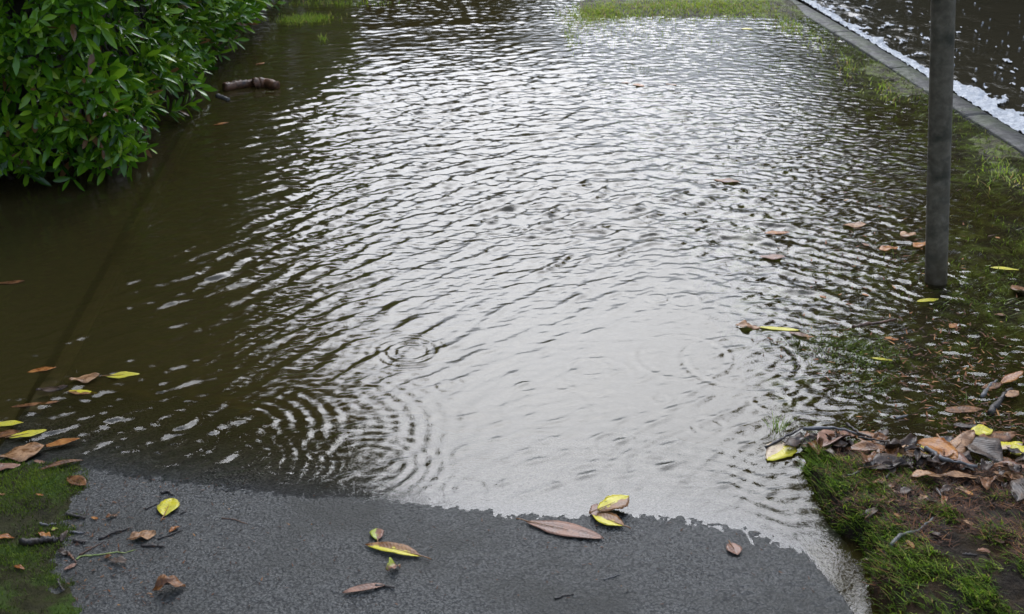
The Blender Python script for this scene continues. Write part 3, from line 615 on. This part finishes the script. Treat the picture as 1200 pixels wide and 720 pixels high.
# ------------------------------------------------------------------ trees (seen in the water)
tleaf_m = blade_mat('tree leaves', [(0, (.015, .03, .008)), (.5, (.035, .065, .015)), (1, (.07, .1, .02))], .4, .25)
def tree(x, y, hgt, cr, cz, label, seed, nleaf=9000, group='trees round the flooded path', flat=.85):
    r = np.random.default_rng(seed)
    t = bpy.data.objects.new('tree', None); COL.objects.link(t); t.location = (x, y, 0); tag(t, label, 'tree', group)
    p = [np.array([0, 0, -.35])]
    for k in range(6): p.append(p[-1]+np.array([r.normal(0, .08), r.normal(0, .08), (hgt*.75+.3)/6]))
    V, Q = tube(p, np.linspace(.16, .04, 7)*hgt/7, 8); tops = [p[-1]]
    for k in range(9):
        s = p[2+k % 4]; w_ = k*2.4; e = np.array([math.cos(w_), math.sin(w_), .55])*cr*r.uniform(.5, .8)
        v, q = tube([s, s+e*.5+[0, 0, .1], s+e], [.05*hgt/7, .03*hgt/7, .012], 6); b = len(V); V += v; Q += [tuple(b+c for c in f) for f in q]; tops.append(s+e)
    link('trunk', pyd('trunk', V, Q), bark, t)
    cl = []
    while len(cl) < 60:
        a = r.uniform(-1, 1, 3)
        if .25 < np.linalg.norm(a) < 1: cl.append(a*np.array([cr, cr, (hgt-cz)*flat])+np.array([0, 0, cz]))
    cl = np.array(cl); n = nleaf; c = cl[r.integers(0, 60, n)]+r.normal(0, cr*.15, (n, 3))
    u_ = r.normal(0, 1, (n, 3)); u_ /= np.linalg.norm(u_, axis=1)[:, None]; w2 = np.cross(u_, r.normal(0, 1, (n, 3))); w2 /= np.linalg.norm(w2, axis=1)[:, None]
    s = r.uniform(.05, .11, n)[:, None]*cr/2.2
    Vv = np.stack([c-u_*s*1.6, c+w2*s*.7, c+u_*s*1.6, c-w2*s*.7], 1)
    me = mesh_np('crown', Vv.reshape(-1, 3), np.arange(n*4).reshape(n, 4)); attr(me, 'tint', np.repeat(np.clip(r.normal(.5, .25, n), 0, 1), 4)); link('crown', me, tleaf_m, t, smooth=False)
tree(-4.9, 10.2, 8.2, 2.6, 4.6, 'tall broad tree just behind the hedge, darkening the water at left', 501, 16000)
tree(-1.6, 7.7, 5.4, 1.55, 4.0, 'small tree rising out of the hedge with crown over the path', 508, 9000)
tree(11.0, 19.2, 13.6, 3.2, 10.4, 'tallest tree across the road', 509, 16000)
tree(-5.0, 5.2, 7.5, 2.6, 4.2, 'tree with thick crown left of the hedge', 502, 14000)
tree(-4.6, 17, 8, 3.2, 4.4, 'tree standing behind the far end of the hedge', 503, 12000)
tree(10.6, 13.8, 9.5, 3.2, 5.4, 'large tree across the road, nearest the metal post', 504, 14000)
tree(10.8, 20.5, 7.5, 3.2, 3.8, 'round crowned tree across the road', 505, 12000)
tree(12.5, 28, 7.5, 3.8, 3.6, 'furthest tree across the road', 506, 9000)
tree(.6, 20.5, 3.9, 2.3, 1.9, 'low rounded tree straight across the end of the path', 507, 9000)
for i, (x, y, hh) in enumerate([(-9, 44, 6.5), (-2, 50, 5.5), (5, 47, 6), (12, 52, 7)]):
    tree(x, y, hh, 4.2, hh*.5, ['far tree at the left end of the street', 'far low tree straight up the path', 'far tree beyond the end of the lawn', 'far tall tree where the road ends'][i], 510+i, 5000)

# ------------------------------------------------------------------ leaves and twigs, one object each
def ground_z(x, y):
    x = np.array([x]); y = np.array([y]); z = path_z(x, y, False)[0] if -1.03 < x[0] < .95 else -.2
    if x[0] > .85: z = max(z, lawn_z(x, y)[0])
    if x[0] < -.6: z = max(z, moss_z(x, y)[0])
    return z
_ls = [0]
def leaf(u0, v0, u1, v1, ratio, mat, label, group=None, flat=False, stalk=0.0, widest=.5, cup=.25, bend=.1, wave=.1, lift=.0, roll=0.0, tiptilt=0.0, flip=1, cat='leaf', name='fallen_leaf', ragged=.05):
    """leaf lying from its base (u0, v0) to its tip (u1, v1)"""
    _ls[0] += 1; r = np.random.default_rng(900+_ls[0])
    a = at(u0, v0); b = at(u1, v1); L = float(np.hypot(*(b-a)[:2])); yaw = math.atan2(b[1]-a[1], b[0]-a[0])
    m = .5*(a+b); gz = max(ground_z(a[0], a[1]), ground_z(b[0], b[1]), ground_z(m[0], m[1])); za = max(ground_z(a[0], a[1])+.003, .0035); zb = max(ground_z(b[0], b[1])+.003, .0035); zm = max(ground_z(m[0], m[1])+.003, .0035); z = max(za, 2*zm-zb if zm > .5*(za+zb)+.004 else za)+lift; tiptilt = tiptilt+math.atan2(zb+lift-z, L); cup *= .45; floating = gz < .001 or flat
    if flat: z = .004; tiptilt = 0
    if floating: cup *= -.3; bend *= .2; wave = .6*wave+.06; z -= .0022; ragged += .05
    ns, nw = 14, 7; V = []; Q = []; W = L*ratio; ph = r.uniform(0, 6.3, 4)
    for i in range(ns+1):
        t = i/ns; s = (t/widest*.5) if t < widest else .5+.5*(t-widest)/(1-widest)
        hw = .5*W*(math.sin(math.pi*min(max(s, .0), 1)))**.75*(1+ragged*math.sin(9*t+ph[0])+ragged*r.normal(0, .5)) + .0006
        for j in range(nw):
            q = -1+2*j/(nw-1)
            zz = cup*abs(q)**1.4*hw+bend*L*(4*t*(t-1)+.0)*-1*.35+wave*W*.28*math.sin(7*t+ph[1]+(1.2 if q > 0 else 0))*abs(q)+wave*W*.12*math.sin(15*t+ph[2])*q+(-.035*W*(1-abs(q))**6)
            V.append((t*L, q*hw*flip*math.cos(min(cup, 1.2)*.35*abs(q)), zz))
    for i in range(ns):
        for j in range(nw-1): Q.append((i*nw+j, i*nw+j+1, (i+1)*nw+j+1, (i+1)*nw+j))
    V = np.array(V); zmin = V[:, 2].min(); V[:, 2] -= zmin
    nv = len(V); th = .0005                                              # a real, if thin, blade
    V = np.concatenate([V, V-np.array([0, 0, th])]); Q2 = [tuple(nv+c for c in reversed(f)) for f in Q]
    rim = [j for j in range(nw)]+[i*nw+nw-1 for i in range(1, ns+1)]+[ns*nw+j for j in range(nw-2, -1, -1)]+[i*nw for i in range(ns-1, 0, -1)]
    Q3 = [(rim[k], nv+rim[k], nv+rim[(k+1) % len(rim)], rim[(k+1) % len(rim)]) for k in range(len(rim))]
    o = link(name, pyd(name, V, Q+Q2+Q3), LM[mat]); o.location = (a[0], a[1], z); o.rotation_euler = (roll, -tiptilt, yaw)
    if flip < 0 and False: pass
    tag(o, label, cat, group)
    z0 = -zmin
    if stalk:
        v, q = tube([(-stalk*L, .02*L*flip, .001), (-stalk*L*.5, .012*L*flip, z0+.0015), (.02*L, 0, z0+.0012), (.55*L, 0, z0+bend*L*.33+.0004)], [.0016, .0013, .0014, .0005], 6)
        link('stalk', pyd('stalk', v, q), stalk_mat, o)
    return o
def twig(p, rad, mat, label, name='twig', cat='twig', group=None, lift=0.0, knob=True, taper=.45):
    P = []
    for (u, v) in p:
        a = at(u, v); P.append(np.array([a[0], a[1], max(ground_z(a[0], a[1]), -.004)+rad*.8+lift]))
    _ls[0] += 1; r = np.random.default_rng(900+_ls[0]); O = P[0].copy(); fine = []
    for i in range(len(P)-1):
        for t in np.linspace(0, 1, 6, endpoint=False): fine.append(P[i]+(P[i+1]-P[i])*t-O+r.normal(0, rad*(.25 if rad < .01 else .07), 3)*(1 if i+t else 0))
    fine.append(P[-1]-O); m = len(fine)
    rr = [rad*(1-taper*k/(m-1))*(1+(.18 if rad < .01 else .04)*r.normal()) for k in range(m)]
    v, q = tube(fine, rr, 7); o = link(name, pyd(name, v, q), mat); o.location = O; tag(o, label, cat, group); return o

# -- on the dry path
leaf(193, 611, 203, 588, .62, 'yellow', 'rounded bright yellow leaf lying on dark wet path, left side', stalk=.25, widest=.55, cup=.15)
leaf(153, 641, 184, 633, .62, 'tan', 'crinkled tan leaf on the path among dark twigs', cup=.5, wave=.5, stalk=.1)
leaf(180, 704, 219, 698, .55, 'brown', 'crumpled brown leaf at bottom edge of the path', cup=.9, wave=.7, bend=.3, ragged=.15)
leaf(443, 639, 441, 624, .62, 'green_brown', 'small round leaf, half green and half brown, on the path', stalk=.3, cup=.2)
leaf(494, 660, 428, 645, .26, 'yellow_brown', 'long narrow leaf, yellow along one side and brown along other', stalk=.18, cup=.3, flip=1, widest=.45)
leaf(452, 697, 402, 706, .22, 'pink', 'narrow brown leaf with blackened stalk end near bottom of path', stalk=0, cup=.4)
twig([(440, 698), (450, 697), (463, 700)], .004, bark, 'short black rotten stub lying against a narrow brown leaf', 'bark_scrap', 'bark')
leaf(452, 678, 470, 674, .75, 'green_brown', 'pale green lichen scrap on the path below the yellow edged leaf', name='lichen_scrap', cat='lichen', wave=.8, ragged=.4, flip=1)
leaf(616, 614, 708, 636, .27, 'pink', 'large pinkish brown lance shaped leaf lying flat at water edge', stalk=.13, cup=.1, wave=.06, bend=.02)
leaf(700, 605, 737, 592, .62, 'yellow_brown', 'upper yellow and tan leaf of the overlapping pair at water edge', stalk=.25, cup=.25, lift=.012, flip=1, tiptilt=.1, widest=.6)
leaf(731, 621, 694, 606, .55, 'yellow_brown', 'lower yellow and brown leaf of the overlapping pair at water edge', stalk=.2, cup=.25, lift=.002, flip=-1)
leaf(696, 609, 699, 594, .5, 'pink', 'small pinkish leaf tucked behind the overlapping pair', cup=.2, lift=.006)
leaf(855, 641, 864, 656, .7, 'pink', 'small round pinkish leaf with dark stalk on right part of the path', stalk=.2, cup=.3)
leaf(80, 563, 101, 573, .55, 'brown', 'red brown leaf where moss meets the path', cup=.3)
leaf(48, 639, 62, 642, .5, 'orange', 'orange shred of leaf on the moss above black bark', wave=.6, ragged=.2)
leaf(0, 652, 21, 648, .4, 'orange', 'orange torn leaf on the moss at left picture edge', wave=.5, ragged=.2)
leaf(199, 631, 211, 623, .35, 'orange', 'small orange leaf shred beside a thin dark twig', wave=.5)
leaf(108, 613, 116, 615, .4, 'orange', 'tiny orange leaf shred on the path near moss', wave=.4)
leaf(125, 613, 139, 610, .45, 'brown', 'small ragged red brown leaf scrap on the path', wave=.7, ragged=.3)
leaf(122, 664, 133, 662, .5, 'brown', 'small brown leaf scrap below the green stem', wave=.6, ragged=.3)
leaf(130, 667, 150, 671, .45, 'grey', 'grey rotten leaf scrap below the green stem', wave=.6, ragged=.3)
leaf(77, 679, 92, 671, .35, 'pink', 'pinkish narrow leaf scrap under the brown stick', wave=.3)
leaf(70, 656, 82, 661, .5, 'grey', 'grey curled leaf scrap left of the green stem', wave=.6, cup=.7)
leaf(62, 632, 70, 629, .6, 'green_brown', 'pale green leaf scrap on moss by the path', wave=.5, ragged=.3)
leaf(73, 645, 82, 635, .4, 'grey', 'grey leaf scrap standing beside black bark', wave=.4, tiptilt=.3)
leaf(20, 680, 32, 682, .35, 'orange', 'small brown shred on the lower moss', wave=.4)
leaf(44, 590, 53, 591, .3, 'orange', 'small orange shred on the upper moss', wave=.4)
leaf(10, 596, 0, 597, .4, 'brown', 'brown shred on the moss at left edge', wave=.4)
twig([(117, 640), (135, 632), (153, 626)], .0035, bark, 'straight dark twig on the path pointing to the tan leaf')
twig([(171, 601), (184, 594)], .0025, bark, 'short dark twig left of the rounded yellow leaf')
twig([(186, 639), (200, 634), (213, 628)], .0025, bark, 'thin dark twig right of the tan leaf')
twig([(167, 648), (180, 648), (194, 649)], .0032, bark, 'short dark stick just below the tan leaf')
twig([(95, 660), (110, 651), (124, 643)], .002, bark_orange, 'thin orange brown stalk crossing above the green stem')
twig([(91, 665), (97, 661), (115, 660), (140, 656), (147, 657), (160, 653)], .0018, stem_green, 'long pale green bent stem on the path', 'plant_stem', 'stem')
twig([(80, 657), (86, 663), (91, 669)], .0028, bark_orange, 'short brown stick at left end of the green stem')
twig([(30, 655), (45, 650), (60, 646), (71, 644)], .0085, bark, 'thick black piece of bark on the moss', 'bark_scrap', 'bark')
twig([(80, 611), (90, 612), (101, 614)], .0045, bark, 'black bark sliver at right edge of the moss', 'bark_scrap', 'bark')
twig([(49, 626), (58, 624), (67, 622)], .0035, bark_grey, 'grey wood sliver lying on the moss', 'bark_scrap', 'bark')
twig([(84, 632), (95, 633), (101, 632)], .003, bark_grey, 'grey wood sliver on the path above the black bark', 'bark_scrap', 'bark')
twig([(88, 643), (102, 645)], .004, bark, 'black bark sliver between moss and the straight dark twig', 'bark_scrap', 'bark')
twig([(70, 690), (73, 698), (77, 706)], .0035, bark, 'dark stick on lower moss edge near bottom of picture')
twig([(260, 611), (276, 613), (291, 619)], .0013, bark_orange, 'thin forked brown pine needle alone on the path', 'pine_needle', 'needle')
twig([(212, 606), (219, 603)], .0016, bark, 'tiny dark twig right of the rounded yellow leaf')
twig([(189, 581), (197, 578), (203, 583)], .004, bark, 'tiny black bark crumb near the water edge', 'bark_scrap', 'bark')
twig([(650, 712), (660, 708), (672, 706)], .002, bark, 'small dark twig at bottom middle of the path')
twig([(706, 687), (716, 684), (727, 680)], .0015, bark_grey, 'thin grey twig below the overlapping leaf pair')
# -- floating on the left
leaf(32, 437, 66, 431, .3, 'orange', 'orange brown leaf afloat alone above the left leaf cluster', cup=.2)
leaf(124, 442, 164, 439, .36, 'yellow', 'bright yellow leaf afloat at right end of the left cluster', cup=.1, stalk=.15)
leaf(118, 444, 82, 450, .5, 'tan', 'curled tan leaf afloat left of the yellow leaf', cup=.7, wave=.5, lift=.004)
leaf(80, 455, 42, 459, .35, 'dark', 'dark curled leaf afloat left of the tan leaf', cup=.7, wave=.4)
leaf(78, 459, 115, 462, .25, 'yellow_brown', 'thin brown and yellow leaf afloat under the tan leaf', cup=.3)
leaf(70, 471, 12, 478, .14, 'brown', 'very narrow brown leaf afloat at left', cup=.5)
leaf(-14, 499, 28, 496, .28, 'yellow', 'yellow leaf afloat, cut by the left picture edge', cup=.1)
leaf(11, 515, 55, 506, .33, 'yellow', 'yellow green leaf afloat above the big tan leaf', cup=.15, stalk=.1, lift=.003)
leaf(-10, 513, 24, 506, .45, 'brown', 'dark red brown sunken leaf under the yellow ones at left edge', cup=.1)
leaf(55, 527, 0, 541, .62, 'tan', 'big wrinkled tan leaf stranded at left water edge', cup=.4, wave=.3, lift=.004)
leaf(50, 526, 94, 516, .28, 'orange', 'smooth orange brown leaf right of the big tan leaf', cup=.3, lift=.004)
leaf(98, 541, 47, 555, .16, 'brown', 'narrow rolled brown leaf at the waterline on left', cup=.9)
leaf(-12, 558, 25, 548, .45, 'pink', 'pinkish wet leaf at left edge of the moss', cup=.3, wave=.3)
leaf(40, 541, 53, 543, .4, 'pink', 'small pinkish scrap below the orange brown leaf', wave=.3)
leaf(-2, 333, 29, 330, .3, 'brown', 'single brown leaf in calm dark water below the hedge', cup=.2)
leaf(250, 147, 268, 144, .3, 'orange', 'small orange leaf afloat beside the hedge', cup=.2)
leaf(300, 76, 310, 74, .4, 'orange', 'tiny far orange leaf afloat by the hedge', cup=.2)
# -- on and in the flooded lawn
leaf(891, 386, 862, 382, .5, 'tan', 'pale tan leaf afloat in the middle right, left of a yellow one', cup=.2, wave=.8, ragged=.25)
leaf(888, 384, 937, 388, .18, 'yellow', 'long yellow leaf afloat right of the pale one', cup=.3)
leaf(925, 390, 951, 396, .35, 'brown', 'brown sodden leaf right below the long yellow leaf', cup=.1)
leaf(890, 302, 921, 302, .45, 'pink', 'pinkish curled leaf afloat above middle right', cup=.5)
leaf(896, 274, 925, 273, .36, 'orange', 'orange leaf afloat above the pinkish curled leaf', cup=.3)
leaf(988, 266, 1015, 264, .5, 'tan', 'tan leaf afloat left of the post, uppermost of four', cup=.3, wave=.3)
leaf(1055, 278, 1073, 275, .7, 'tan', 'broad tan leaf afloat close to left of the post', cup=.3, wave=.4)
leaf(1030, 294, 1052, 291, .55, 'orange', 'orange brown leaf afloat lower left of the post', cup=.3, wave=.4)
leaf(1070, 291, 1088, 285, .5, 'orange', 'curled orange leaf touching left side of the post', cup=.7, wave=.5)
leaf(1010, 286, 1020, 289, .5, 'brown', 'small dark brown leaf afloat left of the post', cup=.3)
leaf(1160, 314, 1194, 317, .25, 'yellow', 'yellow leaf afloat right of the post', cup=.3)
leaf(1074, 354, 1100, 351, .3, 'yellow', 'yellow leaf afloat just below the foot of the post', cup=.3)
leaf(1187, 336, 1204, 350, .55, 'brown', 'brown leaf standing up at right picture edge', cup=.5, tiptilt=.2)
leaf(1020, 420, 1046, 423, .22, 'yellow', 'narrow yellow leaf among drowned grass', cup=.3)
leaf(1036, 397, 1053, 399, .4, 'orange', 'orange leaf scrap among drowned grass', cup=.2, wave=.4)
leaf(1165, 369, 1179, 370, .45, 'brown', 'small red brown leaf in the wet lawn, right', cup=.2)
leaf(1113, 385, 1121, 380, .5, 'orange', 'tiny orange leaf scrap right of the drowned grass', cup=.2)
leaf(868, 34, 883, 35, .5, 'yellow', 'small far yellow leaf near grassy island', cup=.2)
leaf(836, 211, 868, 214, .4, 'brown', 'sunken red brown leaf in the upper lawn', cup=.1)
leaf(728, 97, 740, 98, .5, 'tan', 'far tan leaf left of its orange neighbour', cup=.2)
leaf(742, 99, 755, 102, .5, 'orange', 'far orange leaf right of its tan neighbour', cup=.2)
leaf(780, 99, 793, 100, .4, 'tan', 'far tan leaf by itself over the lawn', cup=.2)
leaf(1090, 263, 1098, 266, .5, 'brown', 'tiny brown leaf close to the post', cup=.2)
leaf(1010, 345, 1018, 347, .5, 'orange', 'tiny orange leaf in ripples left of the post foot', cup=.2)
leaf(960, 346, 968, 350, .5, 'orange', 'tiny orange leaf in ripples further left of the post', cup=.2)
leaf(1166, 278, 1172, 280, .5, 'orange', 'tiny orange leaf in grass right of the post', cup=.2)
leaf(1106, 482, 1152, 480, .35, 'brown', 'flat dark red brown leaf sunk behind the leaf pile', cup=.0)
leaf(1172, 452, 1198, 446, .4, 'orange', 'orange leaf leaning on twigs at right picture edge', cup=.4, tiptilt=.3, lift=.005)
leaf(1150, 456, 1176, 450, .35, 'brown', 'brown leaf behind crossing twigs at right', cup=.4)
leaf(1178, 470, 1192, 463, .5, 'tan', 'tan leaf on the dark branch at right', cup=.4, lift=.01)
twig([(1000, 384), (1015, 380), (1035, 378), (1050, 374)], .006, bark_orange, 'red brown stick lying in the flooded lawn')
twig([(1160, 486), (1172, 470), (1185, 458)], .009, bark, 'dark thick branch end at right above leaf pile')
twig([(1150, 466), (1160, 452), (1168, 446)], .006, bark_grey, 'grey bent twig left of the thick branch end')
twig([(925, 437), (935, 432), (938, 424)], .003, bark, 'thin dark curved twig in water left of drowned grass')
twig([(1050, 490), (1072, 484), (1095, 476)], .003, bark_grey, 'thin grey twig in shallow water behind leaf pile')
twig([(1000, 510), (1020, 500), (1045, 492)], .002, bark_grey, 'long thin grey twig pointing to left of leaf pile')
# -- leaf pile on the bank
leaf(931, 517, 899, 541, .5, 'yellow_pale', 'yellow leaf with pale drowned tip at left end of leaf pile', flat=True, cup=.15, stalk=0, lift=.004)
pile = [
 (935, 528, 978, 520, .5, 'brown', 'lobed red brown leaf at left end of the pile, by the yellow tipped one', .4, .010, .05),
 (1000, 516, 955, 545, .42, 'pink', 'pinkish folded leaf pointing down at left of pile', .6, .018, -.05),
 (996, 512, 1030, 536, .5, 'brown', 'brown curled leaf under dark crossing twigs', .5, .016, 0),
 (1014, 524, 1088, 541, .26, 'yellow_brown', 'long brown leaf with yellow upper edge at back of pile', .3, .020, 0),
 (1078, 531, 1102, 527, .5, 'yellow', 'yellow leaf bit behind the pile middle', .3, .016, 0),
 (1046, 549, 988, 545, .3, 'brown', 'long brown leaf in front of the yellow edged one', .3, .016, 0),
 (1085, 556, 1030, 548, .45, 'tan', 'speckled tan leaf lying in the pile middle', .3, .018, 0),
 (1030, 551, 1068, 563, .4, 'yellow_brown', 'leaf with one yellow margin at front of the pile', .5, .014, 0),
 (1008, 576, 1056, 561, .45, 'grey', 'grey brown arched leaf at front of the pile', .7, .012, 0),
 (1100, 583, 1062, 579, .42, 'tan', 'pale tan leaf lowest in front of the pile', .2, .012, 0),
 (1143, 579, 1100, 579, .26, 'tan', 'narrow tan leaf right of the lowest pale one', .3, .010, 0),
 (1072, 530, 1120, 562, .48, 'orange', 'orange brown leaf with raised midrib in the pile centre', .4, .030, .05),
 (1107, 546, 1138, 522, .35, 'tan', 'rolled pale tan leaf leaning up in the pile centre', .9, .034, .25),
 (1128, 526, 1172, 556, .62, 'grey', 'big grey leathery leaf leaning on the pile at right', .4, .034, -.1),
 (1138, 572, 1093, 552, .5, 'pink', 'greyish pink veined leaf right of pile centre', .3, .026, 0),
 (1136, 512, 1162, 509, .7, 'yellow', 'yellow ragged leaf topping back of the pile', .3, .016, 0),
 (1157, 532, 1197, 527, .42, 'yellow_pale', 'pale yellow leaf lying far right of the pile', .3, .022, 0),
 (1183, 540, 1206, 531, .6, 'yellow', 'bright yellow leaf at right picture edge on the pile', .2, .026, 0),
 (1206, 567, 1163, 558, .4, 'pink', 'pinkish brown leaf under the right end of the pile', .3, .012, 0),
 (1158, 577, 1206, 579, .3, 'tan', 'long tan leaf at lower right of the pile', .3, .010, 0),
 (1186, 612, 1206, 588, .6, 'grey', 'grey leaf standing on the bank at right picture edge', .4, .012, .1),
 (1116, 501, 1152, 504, .3, 'grey', 'grey rolled leaf at the waterline behind the pile', .8, .008, 0),
 (1145, 519, 1190, 513, .4, 'brown', 'brown leaf behind the pale yellow one', .4, .012, 0),
 (1098, 538, 1112, 523, .5, 'dark', 'dark upright curled leaf behind the rolled tan one', .9, .024, .3),
 (1120, 545, 1134, 556, .7, 'dark', 'black hollow leaf at the centre of the pile', .9, .036, .1),
 (1165, 545, 1204, 552, .4, 'brown', 'brown leaf under the bright yellow one', .3, .016, 0),
 (962, 547, 975, 555, .6, 'grey', 'small grey scrap on the grass below left of pile', .5, .008, 0),
 (1050, 604, 1064, 600, .6, 'grey', 'small grey scrap on the bank middle', .5, .008, 0),
 (1012, 632, 1024, 622, .5, 'grey', 'grey curled leaf on bank near the channel', .6, .006, .1),
 (1140, 678, 1155, 672, .5, 'pink', 'pinkish leaf bit low on the bank', .4, .006, 0),
 (1158, 660, 1172, 662, .5, 'pink', 'small pinkish scrap low on the bank at right', .4, .006, 0),
 (1056, 663, 1066, 674, .35, 'orange', 'orange wood shred on the lower bank', .6, .008, 0),
 (1070, 568, 1096, 571, .4, 'pink', 'pink brown leaf beneath the speckled tan one', .3, .008, 0),
 (1076, 590, 1058, 596, .4, 'dark', 'dark leaf scrap under the lowest pale leaf', .4, .004, 0),
]
for (u0, v0, u1, v1, ra, m, lab, cup, lift, tt) in pile:
    leaf(u0, v0, u1, v1, ra, m, lab, 'dead leaves heaped on the bank', cup=cup, lift=lift*.6, tiptilt=tt*.5, wave=.3, bend=random.uniform(.0, .3), ragged=.08, roll=random.uniform(-.15, .15), stalk=random.choice([0, 0, .12]))
r_ = random.Random(31)
for i in range(100):
    u = r_.uniform(935, 1200); v = 516+24*(u-935)/265+r_.uniform(-4, 20+26*(u > 1000)); an = r_.uniform(0, 6.3); l = r_.uniform(13, 32)
    leaf(u, v, u+l*math.cos(an), v+l*.5*math.sin(an), r_.uniform(.35, .6), r_.choice(['dark', 'dark', 'brown', 'brown', 'grey', 'pink', 'dark']), 'sodden dark dead leaf packed within the heap on right bank', 'sodden leaves packed in the heap', cup=r_.uniform(.3, 1.9), lift=r_.uniform(0, .02), wave=.6, tiptilt=r_.uniform(-.2, .25), roll=r_.uniform(-.3, .3), ragged=.12)
for i in range(30):
    u = r_.uniform(1000, 1196); v = 566+r_.random()**1.6*95; an = r_.uniform(0, 6.3); l = r_.uniform(10, 22)
    leaf(u, v, u+l*math.cos(an), v+l*.5*math.sin(an), r_.uniform(.3, .55), r_.choice(['brown', 'orange', 'brown', 'tan', 'dark']), 'small wet brown leaf stuck to the bank slope below the heap', 'small leaves strewn down the bank', cup=r_.uniform(.2, .9), lift=.003, wave=.4, ragged=.12)
twig([(897, 528), (922, 515), (940, 505)], .004, bark, 'dark twig poking over the water at left end of the leaf pile', lift=.01)
twig([(940, 513), (975, 512), (1012, 521)], .005, bark_grey, 'grey twig along the back of the pile at left', lift=.026)
twig([(990, 508), (1005, 520), (1018, 533)], .004, bark, 'dark twig crossing down over the pile at left', lift=.03)
twig([(1003, 533), (1030, 534), (1058, 532)], .003, bark, 'thin black twig lying across the brown leaves', lift=.03)
twig([(1038, 672), (1052, 657), (1072, 648), (1089, 632)], .0045, bark_grey, 'curved grey twig low on the bank', lift=.006)
twig([(1035, 585), (1041, 573), (1055, 562)], .003, bark, 'thin dark bent twig at front of the pile', lift=.012)
twig([(1080, 552), (1100, 567), (1140, 573)], .006, bark_grey, 'thick grey stem running through front of the pile', lift=.024)
twig([(1095, 527), (1105, 542), (1112, 550)], .0028, stalk_mat, 'pale leaf stalk upright across the orange brown leaf', lift=.045)
twig([(990, 582), (1004, 578)], .004, bark, 'short dark stick on green bank grass', lift=.008)
twig([(1122, 679), (1135, 680), (1154, 677)], .003, bark, 'short black twig low on the bank under pinkish bit', lift=.004)
twig([(1094, 592), (1099, 605)], .0028, bark_grey, 'short grey twig upright on brown litter', lift=.01)

# -- floating wood by the hedge
v_ = [((263, 106), (280, 103), (297, 100), .027, 'dark red brown floating log piece nearest the hedge'), ((298, 102), (311, 101), (325, 104), .031, 'thick floating log piece with broken ends, farthest from the hedge'), ((255, 113), (262, 116), (268, 118), .014, 'small floating wood chip in front of the log pieces')]
for i, (a, b, c, rad, lab) in enumerate(v_):
    twig([a, b, c], rad, bark_orange if i < 2 else bark_grey, lab, 'driftwood', 'log', 'wood floating beside the hedge', lift=-.005, taper=.25)
# -- single tuft at the tip of the bank
c = at(912, 503); r = np.random.default_rng(77); n = 46
o = blades('grass_tuft', np.column_stack([r.normal(0, .009, n), r.normal(0, .012, n), np.full(n, -.03)]), r.uniform(.04, .075, n), r.uniform(.002, .0035, n), r.uniform(.1, .7, n), r.uniform(0, 6.3, n), grass_m, np.clip(r.normal(.5, .15, n), 0, 1))
o.location = c; tag(o, 'lone green grass tuft in water off the left tip of the bank', 'grass tuft')
